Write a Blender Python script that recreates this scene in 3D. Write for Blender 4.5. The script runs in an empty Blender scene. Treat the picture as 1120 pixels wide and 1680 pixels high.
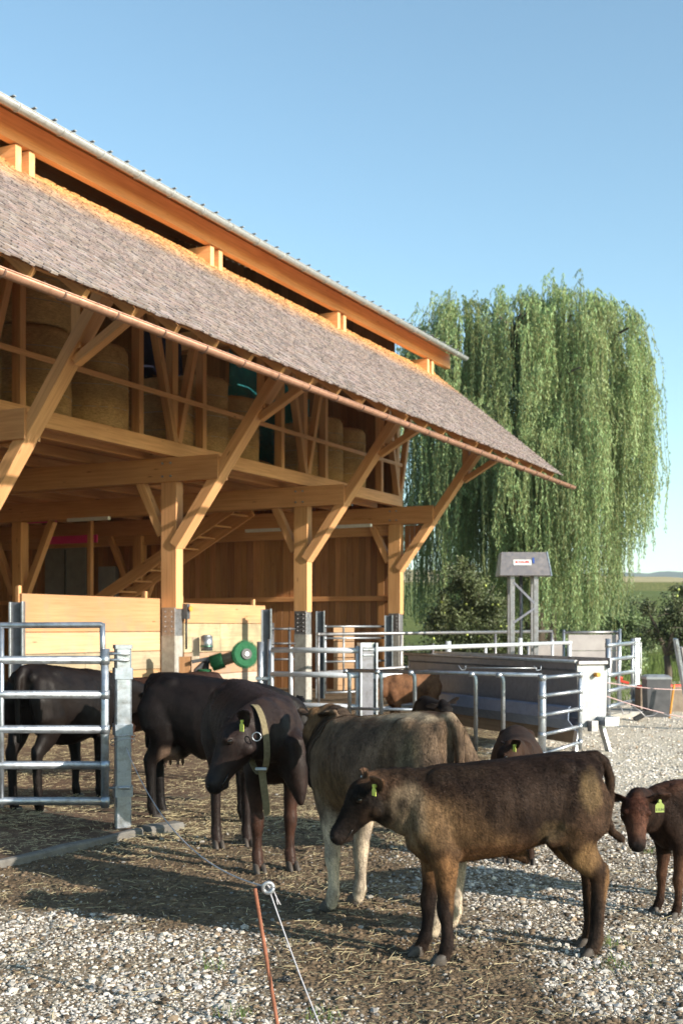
import bpy, math, random
import numpy as np
from mathutils import Vector, Matrix
R = math.radians
random.seed(7); rng = np.random.default_rng(7)
C = bpy.context
scene = C.scene
col = scene.collection

# ------------------------------------------------------------------ camera, sky, sun, exposure
F, HZ, EYE = 1950.0, 1030.0, 1.65          # focal length and horizon of the photograph in its own pixels, eye height
cam_d = bpy.data.cameras.new('camera'); cam = bpy.data.objects.new('camera', cam_d); col.objects.link(cam)
cam.location = (0, 0, EYE); cam.rotation_euler = (R(90), 0, 0)
cam_d.sensor_fit = 'HORIZONTAL'; cam_d.sensor_width = 24; cam_d.lens = 24 * F / 1120
cam_d.shift_y = (HZ - 840) / 1120
cam_d.clip_end = 12000; cam_d.clip_start = 0.1
cam_d.dof.use_dof = True; cam_d.dof.focus_distance = 6.2; cam_d.dof.aperture_fstop = 4.5
scene.camera = cam
SUN_AZ = (0.83, -0.558); SUN_EL = R(20.5)
w = bpy.data.worlds.new('World'); scene.world = w; w.use_nodes = True
nt = w.node_tree; bg = nt.nodes['Background']
sky = nt.nodes.new('ShaderNodeTexSky'); sky.sky_type = 'NISHITA'; sky.sun_disc = False
sky.sun_elevation = SUN_EL; sky.sun_rotation = math.atan2(SUN_AZ[0], SUN_AZ[1])
sky.air_density = 1.0; sky.dust_density = 0.7; sky.ozone_density = 0.25; sky.altitude = 400
tint = nt.nodes.new('ShaderNodeMix'); tint.data_type = 'RGBA'; tint.blend_type = 'MULTIPLY'; tint.inputs[0].default_value = 1
tint.inputs[7].default_value = (.80, .98, .97, 1); nt.links.new(sky.outputs[0], tint.inputs[6]); nt.links.new(tint.outputs[2], bg.inputs[0]); bg.inputs[1].default_value = 0.15
sl = bpy.data.lights.new('sun', 'SUN'); sun = bpy.data.objects.new('sun', sl); col.objects.link(sun)
sl.energy = 5.0; sl.angle = R(0.55); sl.color = (1.0, 0.915, 0.79)
sv = Vector((SUN_AZ[0] * math.cos(SUN_EL), SUN_AZ[1] * math.cos(SUN_EL), math.sin(SUN_EL))).normalized()
sun.rotation_euler = sv.to_track_quat('Z', 'Y').to_euler(); sun.location = sv * 60
scene.view_settings.view_transform = 'Standard'; scene.view_settings.look = 'None'
scene.view_settings.exposure = 0.82; scene.view_settings.gamma = 1

# ------------------------------------------------------------------ helpers
def gpt(px, py, h=0.0):
    Z = (EYE - h) * F / (py - HZ)
    return Vector(((px - 560) / F * Z, Z, h))
def at(px, py, Z):
    return Vector(((px - 560) / F * Z, Z, EYE - (py - HZ) * Z / F))

def tag(o, label=None, cat=None, group=None, kind=None):
    if label: o['label'] = label
    if cat: o['category'] = cat
    if group: o['group'] = group
    if kind: o['kind'] = kind
    return o
def empty(name, loc=(0, 0, 0), rz=0.0):
    o = bpy.data.objects.new(name, None); col.objects.link(o)
    o.location = loc; o.rotation_euler = (0, 0, rz); o.empty_display_size = .2
    return o
def copy_tree(o, parent=None):
    c = o.copy(); col.objects.link(c); c.parent = parent
    for ch in list(o.children): copy_tree(ch, c)
    return c

class MB:
    """collects boxes, beams, tubes; builds ONE mesh object"""
    def __init__(s): s.v = []; s.f = []; s.uv = []; s.c = []; s.sm = []
    def face(s, idx, uvs=None, c=(1, 1, 1), smooth=False):
        s.f.append(tuple(idx)); s.uv.append(uvs or [(0, 0)] * len(idx)); s.c.append(c); s.sm.append(smooth)
    def prism(s, rings, c=(1, 1, 1), smooth=False, caps=True, uv0=None):
        """rings: list of lists of points (same count); closed loft"""
        n = len(rings[0]); base = len(s.v); L = [0]
        for a, b in zip(rings[:-1], rings[1:]):
            L.append(L[-1] + (sum(b, Vector()) / n - sum(a, Vector()) / n).length)
        for r in rings: s.v.extend([tuple(p) for p in r])
        u0, v0 = uv0 or (random.uniform(0, 40), random.uniform(0, 40))
        per = [0]
        for k in range(n): per.append(per[-1] + (rings[0][(k + 1) % n] - rings[0][k]).length)
        for i in range(len(rings) - 1):
            for k in range(n):
                k2 = (k + 1) % n
                s.face((base + i * n + k, base + i * n + k2, base + (i + 1) * n + k2, base + (i + 1) * n + k),
                       [(u0 + L[i], v0 + per[k]), (u0 + L[i], v0 + per[k + 1]), (u0 + L[i + 1], v0 + per[k + 1]), (u0 + L[i + 1], v0 + per[k])], c, smooth)
        if caps:
            for i, rev in ((0, True), (len(rings) - 1, False)):
                idx = [base + i * n + k for k in range(n)]
                ctr = sum(rings[i], Vector()) / n
                q = [(u0 + (rings[i][k] - ctr).length * .3, v0 + per[k] * .2) for k in range(n)]
                if rev: idx = idx[::-1]; q = q[::-1]
                s.face(idx, q, c)
        return s
    def beam(s, p0, p1, w, h, up=(0, 0, 1), c=None, ch=.006, tone=.12):
        """beam w wide (sideways) and h high with small chamfers"""
        p0 = Vector(p0); p1 = Vector(p1); d = (p1 - p0).normalized(); up = Vector(up)
        sd = d.cross(up)
        if sd.length < 1e-4: sd = d.cross(Vector((1, 0, 0)))
        sd.normalize(); u = sd.cross(d).normalized()
        if c is None: t = 1 + random.uniform(-tone, tone); c = (t, t * random.uniform(.97, 1.02), t * random.uniform(.93, 1.03))
        a, b = w / 2, h / 2; ch = min(ch, a * .4, b * .4)
        pr = [(-a + ch, -b), (a - ch, -b), (a, -b + ch), (a, b - ch), (a - ch, b), (-a + ch, b), (-a, b - ch), (-a, -b + ch)]
        s.prism([[p + sd * x + u * y for x, y in pr] for p in (p0, p1)], c)
        return s
    def box(s, c0, sz, c=None, rz=0, ch=.006):
        c0 = Vector(c0); ax = Vector((math.cos(rz), math.sin(rz), 0))
        return s.beam(c0 - ax * sz[0] / 2, c0 + ax * sz[0] / 2, sz[1], sz[2], (0, 0, 1), c if c else (1, 1, 1), ch)
    def tube(s, pts, r, seg=10, c=(1, 1, 1), caps=True):
        pts = [Vector(p) for p in pts]; rs = r if isinstance(r, (list, tuple)) else [r] * len(pts)
        rings = []; prev = None
        for i, p in enumerate(pts):
            d = (pts[min(i + 1, len(pts) - 1)] - pts[max(i - 1, 0)]).normalized()
            if prev is None:
                ref = Vector((0, 0, 1)) if abs(d.z) < .9 else Vector((1, 0, 0)); a = d.cross(ref).normalized()
            else: a = (prev - d * prev.dot(d)).normalized()
            prev = a; b = d.cross(a)
            rings.append([p + (a * math.cos(t) + b * math.sin(t)) * rs[i] for t in [2 * math.pi * k / seg for k in range(seg)]])
        return s.prism(rings, c, True, caps)
    def build(s, name, mat, parent=None, label=None):
        me = bpy.data.meshes.new(name); me.from_pydata(s.v, [], s.f)
        uvl = me.uv_layers.new(name='UVMap')
        uvl.data.foreach_set('uv', np.array([x for f in s.uv for q in f for x in q], dtype=np.float32))
        ca = me.color_attributes.new('Col', 'FLOAT_COLOR', 'CORNER')
        arr = np.array([(*cc, 1) for f, cc in zip(s.f, s.c) for _ in f], dtype=np.float32)
        ca.data.foreach_set('color', arr.ravel())
        me.polygons.foreach_set('use_smooth', s.sm)
        me.materials.append(mat); me.update()
        o = bpy.data.objects.new(name, me); col.objects.link(o)
        if parent: o.parent = parent
        if label: o['label'] = label
        return o

def np_mesh(name, V, Fq, mat, colors=None, smooth=False, parent=None):
    """fast mesh from numpy: V (n,3), Fq (m,k)"""
    me = bpy.data.meshes.new(name); V = np.asarray(V, np.float32); Fq = np.asarray(Fq, np.int32)
    m, k = Fq.shape
    me.vertices.add(len(V)); me.vertices.foreach_set('co', V.ravel())
    me.loops.add(m * k); me.loops.foreach_set('vertex_index', Fq.ravel())
    me.polygons.add(m); me.polygons.foreach_set('loop_start', np.arange(m, dtype=np.int32) * k)
    me.polygons.foreach_set('loop_total', np.full(m, k, np.int32))
    me.polygons.foreach_set('use_smooth', np.full(m, smooth))
    if colors is not None:
        ca = me.color_attributes.new('Col', 'FLOAT_COLOR', 'POINT')
        cc = np.ones((len(V), 4), np.float32); cc[:, :3] = colors; ca.data.foreach_set('color', cc.ravel())
    me.materials.append(mat); me.update(calc_edges=True); me.validate()
    o = bpy.data.objects.new(name, me); col.objects.link(o)
    if parent: o.parent = parent
    return o

def unit(a): return a / np.maximum(np.linalg.norm(a, axis=-1, keepdims=True), 1e-9)
# ------------------------------------------------------------------ materials
class NT:
    def __init__(s, name):
        s.m = bpy.data.materials.new(name); s.m.use_nodes = True; s.t = s.m.node_tree; s.n = s.t.nodes
        s.b = s.n['Principled BSDF']; s.out = s.n['Material Output']
    def new(s, t, **k):
        n = s.n.new(t)
        for a, b in k.items():
            if hasattr(n, a): setattr(n, a, b)
            else: n.inputs[a].default_value = b
        return n
    def l(s, a, b): s.t.links.new(a, b)
    def ramp(s, fac, stops):
        r = s.n.new('ShaderNodeValToRGB'); e = r.color_ramp.elements
        while len(e) < len(stops): e.new(.5)
        for x, (p, c) in zip(e, stops): x.position = p; x.color = (*c, 1) if len(c) == 3 else c
        s.l(fac, r.inputs[0]); return r.outputs[0]
    def mul(s, a, b, f=1.0, mode='MULTIPLY'):
        n = s.n.new('ShaderNodeMix'); n.data_type = 'RGBA'; n.blend_type = mode
        n.inputs[0].default_value = f
        for i, x in ((6, a), (7, b)):
            if isinstance(x, tuple): n.inputs[i].default_value = (*x, 1)
            else: s.l(x, n.inputs[i])
        return n.outputs[2]
    def mixf(s, fac, a, b):
        n = s.n.new('ShaderNodeMix'); n.data_type = 'RGBA'; s.l(fac, n.inputs[0])
        for i, x in ((6, a), (7, b)):
            if isinstance(x, tuple): n.inputs[i].default_value = (*x, 1)
            else: s.l(x, n.inputs[i])
        return n.outputs[2]
    def noise(s, vec, scale, detail=4, rough=.55):
        n = s.n.new('ShaderNodeTexNoise'); n.inputs['Scale'].default_value = scale
        n.inputs['Detail'].default_value = detail; n.inputs['Roughness'].default_value = rough
        if vec is not None: s.l(vec, n.inputs['Vector'])
        return n.outputs[0]
    def coord(s, which='Object', scale=(1, 1, 1), rot=(0, 0, 0)):
        t = s.n.new('ShaderNodeTexCoord'); m = s.n.new('ShaderNodeMapping')
        m.inputs['Scale'].default_value = scale; m.inputs['Rotation'].default_value = rot
        s.l(t.outputs[which], m.inputs[0]); return m.outputs[0]
    def attr(s, name='Col'):
        a = s.n.new('ShaderNodeAttribute'); a.attribute_name = name; return a.outputs[0]
    def bump(s, h, strength=.3, dist=.01):
        b = s.n.new('ShaderNodeBump'); b.inputs['Strength'].default_value = strength; b.inputs['Distance'].default_value = dist
        s.l(h, b.inputs['Height']); s.l(b.outputs[0], s.b.inputs['Normal'])
    def fin(s, color=None, rough=.6, metal=0, spec=.5):
        if color is not None:
            if isinstance(color, tuple): s.b.inputs['Base Color'].default_value = (*color, 1)
            else: s.l(color, s.b.inputs['Base Color'])
        s.b.inputs['Roughness'].default_value = rough; s.b.inputs['Metallic'].default_value = metal
        s.b.inputs['Specular IOR Level'].default_value = spec
        return s.m

def wood_mat(name, light, dark, rough=.6, knots=True, stain=None):
    m = NT(name); uv = m.coord('UV', (1.1, 26, 1)); uv2 = m.coord('UV', (1.0, 5.0, 1)); uv3 = m.coord('UV', (.35, .8, 1))
    g = m.noise(uv, 1.0, 5, .6); c = m.ramp(g, [(.28, dark), (.62, light)])
    b = m.noise(uv3, 1.3, 3); c = m.mul(c, m.ramp(b, [(.25, (.80, .74, .70)), (.7, (1.08, 1.06, 1.04))]))
    if knots:
        v = m.new('ShaderNodeTexVoronoi'); m.l(uv2, v.inputs['Vector']); v.inputs['Scale'].default_value = 1.3
        k = m.ramp(v.outputs['Distance'], [(.03, (.30, .17, .09)), (.10, (1, 1, 1))]); c = m.mul(c, k, .85)
    if stain:
        s_ = m.noise(m.coord('Object', (1, 1, 1)), 2.2, 6, .65); c = m.mixf(m.ramp(s_, [(.48, (0, 0, 0)), (.68, (.8, .8, .8))]), c, stain)
    c = m.mul(c, m.attr()); m.bump(g, .25, .004)
    return m.fin(c, rough, 0, .35)
M = {}
M['wood'] = wood_mat('larch_timber', (.71, .40, .195), (.55, .28, .12))
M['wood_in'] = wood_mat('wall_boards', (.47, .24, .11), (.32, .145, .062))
M['board'] = wood_mat('partition_boards', (.64, .43, .26), (.52, .32, .18), stain=(.40, .32, .24))
M['board_worn'] = wood_mat('worn_boards', (.54, .46, .35), (.38, .31, .23), stain=(.26, .22, .17))

def shake_mat():
    m = NT('larch_shakes'); o = m.coord('Object')
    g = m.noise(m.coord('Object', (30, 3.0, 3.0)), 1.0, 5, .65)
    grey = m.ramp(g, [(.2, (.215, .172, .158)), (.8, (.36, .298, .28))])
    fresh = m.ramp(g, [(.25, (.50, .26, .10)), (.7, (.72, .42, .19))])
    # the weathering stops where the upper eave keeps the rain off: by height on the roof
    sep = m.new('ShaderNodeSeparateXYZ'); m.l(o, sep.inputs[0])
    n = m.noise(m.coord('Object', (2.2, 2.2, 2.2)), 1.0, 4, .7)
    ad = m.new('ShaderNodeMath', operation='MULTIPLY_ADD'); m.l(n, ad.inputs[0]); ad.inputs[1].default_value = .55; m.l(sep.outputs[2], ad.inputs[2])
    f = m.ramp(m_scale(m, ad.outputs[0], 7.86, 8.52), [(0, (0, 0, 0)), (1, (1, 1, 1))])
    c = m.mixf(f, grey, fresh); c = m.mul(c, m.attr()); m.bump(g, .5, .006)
    return m.fin(c, .85, 0, .2)
def m_scale(m, sock, a, b):
    r = m.new('ShaderNodeMapRange'); r.inputs['From Min'].default_value = a; r.inputs['From Max'].default_value = b
    m.l(sock, r.inputs['Value']); return r.outputs[0]
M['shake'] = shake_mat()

def metal(name, col_, rough, met, var=.2, scale=14, dirt=(.55, .48, .40)):
    m = NT(name); o = m.coord('Object')  # coat pattern; tan parts brightened, sunlit highlights put into the colour
    v = m.new('ShaderNodeTexVoronoi'); m.l(o, v.inputs['Vector']); v.inputs['Scale'].default_value = scale * 5
    c = m.ramp(m.noise(o, scale * .3, 5, .65), [(.3, tuple(x * (1 - var) for x in col_)), (.7, tuple(min(1, x * (1 + var * .5)) for x in col_))])
    sp = m.ramp(v.outputs['Color'], [(.0, (1 - var * .6,) * 3), (1, (1.05,) * 3)]); c = m.mul(c, sp)
    d = m.noise(o, scale * .9, 6, .7); c = m.mul(c, m.ramp(d, [(.36, dirt), (.52, (1, 1, 1))]), .55)
    c = m.mul(c, m.attr())
    rr = m.ramp(m.noise(o, scale, 3), [(.3, (rough - .08,) * 3), (.7, (rough + .12,) * 3)])
    m.fin(c, rough, met); m.l(rr, m.b.inputs['Roughness']); return m.m
M['zinc'] = metal('galvanised_steel', (.44, .47, .51), .40, .85, .2)
M['zinc_dull'] = metal('dull_galvanised', (.36, .35, .36), .46, .8, .2)
M['zinc_pale'] = metal('pale_galvanised', (.58, .60, .63), .5, .35, .12, dirt=(.78, .76, .73))  # lighter zinc copy, the brightness of sunlit rails is put into its colour
M['hood'] = metal('hood_sheet', (.27, .235, .225), .4, .7, .08, dirt=(.85, .83, .8))
M['zinc_dark'] = metal('dark_zinc_sheet', (.150, .162, .19), .5, .25, .12, dirt=(.7, .7, .72))
M['gutter_zinc'] = metal('zinc_gutter', (.40, .41, .41), .5, .3, .06)
M['copper'] = metal('copper_gutter', (.46, .25, .17), .5, .35, .14)
M['brk'] = metal('gutter_hook', (.20, .12, .09), .5, .3, .1)
M['darkmetal'] = metal('dark_steel', (.12, .12, .13), .45, .4, .2)
M['rust'] = metal('rusty_rebar', (.30, .11, .06), .8, .1, .35)
M['ceram'] = metal('grey_metal', (.35, .36, .38), .35, .5, .1)

def simple(name, a, b, scale=6, rough=.7, bump=.2, coord='Object', sc3=(1, 1, 1), spec=.4, dist=.01, attr=False):
    m = NT(name); n = m.noise(m.coord(coord, sc3), scale, 7, .65)
    c = m.ramp(n, [(.3, a), (.7, b)])
    if attr: c = m.mul(c, m.attr())
    m.bump(n, bump, dist); return m.fin(c, rough, 0, spec)
M['concrete'] = simple('concrete', (.26, .24, .21), (.42, .40, .36), 9, .85, .4)
M['concrete_kerb'] = simple('kerb_concrete', (.10, .09, .08), (.20, .185, .165), 9, .85, .4)
M['concrete_dirty'] = simple('dirty_concrete', (.13, .095, .07), (.26, .21, .16), 5, .9, .4)
M['grass_clod'] = simple('meadow_grass', (.07, .10, .025), (.16, .19, .06), .8, .9, .3, attr=True)
M['plastic_green'] = simple('green_bristles', (.004, .06, .022), (.018, .17, .062), 60, .6, 1, dist=.02)
M['pink'] = simple('pink_sheet', (.75, .04, .25), (.85, .08, .33), 2, .6)
M['teal'] = simple('teal_tarpaulin', (.01, .12, .14), (.03, .28, .30), 3, .55, 1, dist=.1)
M['black'] = simple('black_plastic', (.012, .012, .013), (.03, .03, .03), 20, .5)
M['orange'] = simple('orange_strap', (.55, .22, .03), (.75, .34, .06), 10, .6)
M['red'] = simple('red_plastic', (.5, .04, .02), (.62, .07, .04), 10, .5)
M['white'] = simple('white_paint', (.66, .66, .64), (.80, .80, .78), 12, .5)
M['signred'] = simple('red_lettering', (.55, .02, .02), (.6, .03, .03), 10, .5)
M['signblue'] = simple('blue_sticker', (.02, .06, .30), (.03, .09, .36), 10, .5)
M['tagyellow'] = simple('yellow_ear_tag', (.50, .55, .08), (.58, .62, .12), 10, .5)
M['taggreen'] = simple('green_ear_tag', (.22, .28, .06), (.28, .34, .09), 10, .5)
M['leather'] = simple('collar_webbing', (.12, .095, .05), (.22, .175, .095), 40, .8)
M['hoof'] = simple('hoof_horn', (.03, .024, .02), (.09, .07, .055), 20, .6)
M['eye'] = simple('cow_eye', (.006, .004, .003), (.012, .008, .006), 5, .08, 0)
M['nose'] = simple('wet_muzzle', (.012, .010, .011), (.03, .026, .027), 60, .35, .4)
M['fabric_grey'] = simple('grey_sheet', (.24, .215, .21), (.36, .33, .32), 2, .7)
M['door'] = simple('grey_door', (.20, .20, .21), (.28, .28, .29), 4, .6)
M['rope'] = simple('twisted_rope', (.26, .245, .27), (.56, .54, .56), 1, .7, .6, 'UV', (160, 60, 1))
M['tape'] = simple('electric_tape', (.40, .25, .24), (.55, .40, .39), 40, .6)
M['bark'] = simple('bark', (.05, .04, .03), (.13, .10, .075), 5, .9, .8, sc3=(1, 1, .25), dist=.03)

def hay_mat():
    m = NT('hay'); n = m.noise(m.coord('Object', (16, 16, 90)), 1, 6, .75)
    c = m.ramp(n, [(.3, (.36, .22, .095)), (.7, (.84, .58, .30))]); b = m.noise(m.coord('Object'), 2.3, 3)
    c = m.mul(c, m.ramp(b, [(.3, (.72, .68, .62)), (.7, (1.1, 1.05, 1))])); m.bump(n, 1, .03); return m.fin(c, .95, 0, .1)
M['hay'] = hay_mat()

def leaf_mat(name, c1, c2, trans=.35):
    m = NT(name); c = m.ramp(m.noise(m.coord('Object'), .9, 3), [(.3, c1), (.7, c2)]); c = m.mul(c, m.attr())
    m.fin(c, .5, 0, .35); t = m.new('ShaderNodeBsdfTranslucent'); m.l(c, t.inputs[0])
    mx = m.new('ShaderNodeMixShader'); mx.inputs[0].default_value = trans
    m.l(m.b.outputs[0], mx.inputs[1]); m.l(t.outputs[0], mx.inputs[2]); m.l(mx.outputs[0], m.out.inputs[0]); return m.m
M['willow'] = leaf_mat('willow_leaves', (.20, .28, .12), (.33, .41, .21), .28)
M['apple_leaf'] = leaf_mat('apple_leaves', (.085, .11, .05), (.155, .18, .085), .25)
M['apple'] = simple('green_apple', (.36, .46, .08), (.52, .58, .16), 8, .35, 0)
M['corn'] = simple('maize', (.06, .08, .02), (.16, .16, .06), 1.5, .9, .5)

def coat_mat(name, hairy=1.0):
    m = NT(name); a = m.attr()
    n1 = m.noise(m.coord('Object', (3, 3, 3)), 2.2, 5, .6); n2 = m.noise(m.coord('Object', (20, 20, 4.5)), 4.0, 5, .7)
    n3 = m.noise(m.coord('Object', (1, 1, 1)), 150, 2, .6)
    c = m.mul(a, m.ramp(n1, [(.3, (.50, .48, .48)), (.7, (1.5, 1.42, 1.3))]))
    c = m.mul(c, m.ramp(n2, [(.3, (.62, .60, .58)), (.72, (1.45, 1.4, 1.32))]), .8 * hairy)
    c = m.mul(c, m.ramp(n3, [(.3, (.75,) * 3), (.7, (1.2,) * 3)]), .6)
    mx = m.new('ShaderNodeMath', operation='ADD'); m.l(n2, mx.inputs[0]); m.l(n3, mx.inputs[1])
    m.bump(mx.outputs[0], .22 * hairy, .004)
    m.fin(c, .65 if hairy > .9 else .5, 0, .08 if hairy > .9 else .15)
    return m.m
M['coat'] = coat_mat('short_coat'); M['sleek'] = coat_mat('sleek_coat', .55)

# ------------------------------------------------------------------ terrain and yard
def smooth(a, b, x):
    t = np.clip((x - a) / (b - a), 0, 1); return t * t * (3 - 2 * t)
def vnoise(x, y, seed=0):
    """cheap value noise, numpy"""
    xi = np.floor(x).astype(np.int64); yi = np.floor(y).astype(np.int64); fx = x - xi; fy = y - yi
    def h(a, b):
        n = (a * 374761393 + b * 668265263 + seed * 144665) & 0x7fffffff
        n = ((n ^ (n >> 13)) * 1274126177) & 0x7fffffff
        return ((n ^ (n >> 16)) & 0xffff) / 65535.0
    fx = fx * fx * (3 - 2 * fx); fy = fy * fy * (3 - 2 * fy)
    return (h(xi, yi) * (1 - fx) + h(xi + 1, yi) * fx) * (1 - fy) + (h(xi, yi + 1) * (1 - fx) + h(xi + 1, yi + 1) * fx) * fy
def fbm(x, y, o=4, seed=0):
    s = 0; a = .5
    for k in range(o): s = s + a * vnoise(x * 2 ** k, y * 2 ** k, seed + k); a *= .5
    return s
TY = [0, 36, 50, 70, 100, 200, 300, 450, 600, 720, 900, 2000, 9000]
TH = [-.15, -.12, .35, 1.4, 3.2, 7.8, 12.0, 23.4, 31.2, 34, 30, 12, 12]
def terrain_h(X, Y):
    h = np.interp(Y, TY, TH)
    side = np.clip((np.abs(X) - 25) / 200, 0, 1)
    return h * (1 - .25 * side) + (fbm(X / 40, Y / 40, 3, 5) - .45) * np.clip((Y - 50) / 60, 0, 1) * 2.2
def dirt_mask(X, Y):
    """1 on trodden dung and straw, 0 on the crushed stone"""
    xr = np.interp(Y, [4, 4.9, 5.4, 6, 7, 8, 9, 12, 19, 30], [1.3, 1.15, 1.0, .78, .6, .62, .65, 1.2, 3.0, 4.5])
    xl = np.interp(Y, [4, 4.9, 5.6, 6.3, 6.7, 7.0, 7.4, 8], [.1, -.05, -.3, -.55, -1.1, -2.2, -4, -40])
    n = (fbm(X * 1.7, Y * 1.7, 4, 3) - .47) * 1.5
    return smooth(-.32, .32, np.minimum(xr - X, X - xl) + n)
def ground_h(X, Y):
    d = dirt_mask(X, Y)
    near = np.clip((16 - Y) / 8, 0, 1)
    return near * (d * ((fbm(X * 5, Y * 5, 4, 9) - .5) * .035 + (fbm(X * 22, Y * 22, 3, 19) - .5) * .018) + (1 - d) * (fbm(X * 2.2, Y * 2.2, 3, 4) - .5) * .03) + .006

def ground_mat():
    m = NT('yard_surface'); o = m.coord('Object'); d = m.attr()
    n1 = m.noise(o, 2.0, 8, .7); n2 = m.noise(o, 24, 6, .75); n3 = m.noise(o, 90, 3, .7)
    spc = m.new('ShaderNodeSeparateColor'); m.l(d, spc.inputs[0]); clean = spc.outputs[1]; d = spc.outputs[0]
    dirt = m.ramp(n2, [(.25, (.060, .040, .025)), (.5, (.155, .108, .066)), (.8, (.31, .235, .15))])
    dirt = m.mul(dirt, m.ramp(n1, [(.32, (.48, .44, .40)), (.52, (1, .98, .95)), (.7, (1.35, 1.3, 1.2))]))
    v = m.new('ShaderNodeTexVoronoi'); m.l(o, v.inputs['Vector']); v.inputs['Scale'].default_value = 42
    v2 = m.new('ShaderNodeTexVoronoi'); m.l(o, v2.inputs['Vector']); v2.inputs['Scale'].default_value = 17
    st = m.ramp(v.outputs['Color'], [(0, (.15, .11, .075)), (.5, (.32, .26, .19)), (1, (.58, .53, .44))])
    crack = m.ramp(v.outputs['Distance'], [(.25, (1, 1, 1)), (.62, (.42, .36, .30))])
    st = m.mixf(clean, st, m.ramp(v.outputs['Color'], [(0, (.66, .60, .50)), (1, (.84, .79, .69))])); st = m.mul(st, crack, .55); st = m.mul(st, m.ramp(n1, [(.3, (.78, .74, .68)), (.65, (1.08, 1.06, 1.02))]))
    c = m.mixf(d, st, dirt)
    hh = m.new('ShaderNodeMath', operation='SUBTRACT'); hh.inputs[0].default_value = 1; m.l(v.outputs['Distance'], hh.inputs[1])
    h2 = m.new('ShaderNodeMath', operation='ADD'); m.l(hh.outputs[0], h2.inputs[0]); m.l(n2, h2.inputs[1])
    m.bump(h2.outputs[0], .8, .02); return m.fin(c, .95, 0, .2)
M['ground'] = ground_mat()

def build_ground():
    # the meadow and fields: one sheet to the horizon
    ys = np.concatenate([[-60, -20, 0, 10, 20, 30], np.linspace(36, 120, 60), np.linspace(125, 720, 90), np.linspace(760, 9000, 40)])
    xs = np.concatenate([np.linspace(-5000, -220, 20), np.linspace(-200, 200, 110), np.linspace(220, 5000, 20)])
    X, Y = np.meshgrid(xs, ys); H = terrain_h(X, Y)
    H += (fbm(X * .9, Y * .9, 3, 31) - .47) * .30 * ((Y > 34) & (Y < 125))
    n, k = X.shape; V = np.stack([X, Y, H], -1).reshape(-1, 3)
    i = np.arange(n * k).reshape(n, k); Fq = np.stack([i[:-1, :-1], i[:-1, 1:], i[1:, 1:], i[1:, :-1]], -1).reshape(-1, 4)
    m = NT('fields'); o = m.coord('Object'); sep = m.new('ShaderNodeSeparateXYZ'); m.l(o, sep.inputs[0])
    g = m.ramp(m.noise(o, 1.6, 8, .75), [(.3, (.075, .10, .03)), (.7, (.22, .25, .085))])
    big = m.ramp(m.noise(o, .035, 5, .6), [(.35, (.8, .85, .7)), (.65, (1.15, 1.08, .95))]); g = m.mul(g, big)
    st = m.ramp(m.noise(m.coord('Object', (.02, 1, 1)), .4, 5), [(.3, (.33, .27, .14)), (.7, (.48, .40, .22))])
    f = m.ramp(m_scale(m, sep.outputs[1], 308, 312), [(0, (0, 0, 0)), (1, (1, 1, 1))]); c = m.mixf(f, g, st)
    f2 = m.ramp(m_scale(m, sep.outputs[1], 700, 720), [(0, (0, 0, 0)), (1, (1, 1, 1))]); c = m.mixf(f2, c, (.10, .13, .05))
    m.bump(m.noise(o, 9, 6, .8), 1, .15); m.fin(c, .95, 0, .1)
    tag(np_mesh('ground', V, Fq, m.m, smooth=True), kind='structure')
    # the yard, finer, 6 mm above
    ys = np.concatenate([np.arange(3.2, 9.5, .022), np.arange(9.5, 16, .07), np.arange(16, 37, .5)])
    xs = np.concatenate([np.arange(-14, -3.2, .4), np.arange(-3.2, 3.2, .024), np.arange(3.2, 16, .3)])
    X, Y = np.meshgrid(xs, ys); H = ground_h(X, Y); n, k = X.shape
    H = H + 0.0
    V = np.stack([X, Y, H], -1).reshape(-1, 3); i = np.arange(n * k).reshape(n, k)
    Fq = np.stack([i[:-1, :-1], i[:-1, 1:], i[1:, 1:], i[1:, :-1]], -1).reshape(-1, 4)
    d = dirt_mask(X, Y).reshape(-1)
    tag(np_mesh('gravel_yard', V, Fq, M['ground'], np.stack([d, smooth(8.5, 13, Y.reshape(-1)), d * 0], -1), True), kind='structure')
    # distant wooded hills
    xs = np.linspace(-3500, 3500, 260); prof = 120 + 75 * (fbm(xs / 900 + 3.3, xs * 0 + 1.2, 3, 8)) + 14 * fbm(xs / 55, xs * 0, 4, 2)
    V = []; rows = 7
    for r in range(rows):
        t = r / (rows - 1)
        V.append(np.stack([xs, np.full_like(xs, 2600 + 700 * t), 5 + prof * math.sin(t * math.pi / 2) ** .9 + 5 * fbm(xs / 25 + r * 7, xs * 0 + r, 3, 3)], -1))
    V = np.concatenate(V); k = len(xs); i = np.arange(rows * k).reshape(rows, k)
    Fq = np.stack([i[:-1, :-1], i[:-1, 1:], i[1:, 1:], i[1:, :-1]], -1).reshape(-1, 4)
    tag(np_mesh('hills', V, Fq, simple('hill_forest', (.03, .05, .02), (.07, .10, .04), .012, .95, .2), smooth=True), kind='structure')
build_ground()

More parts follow.
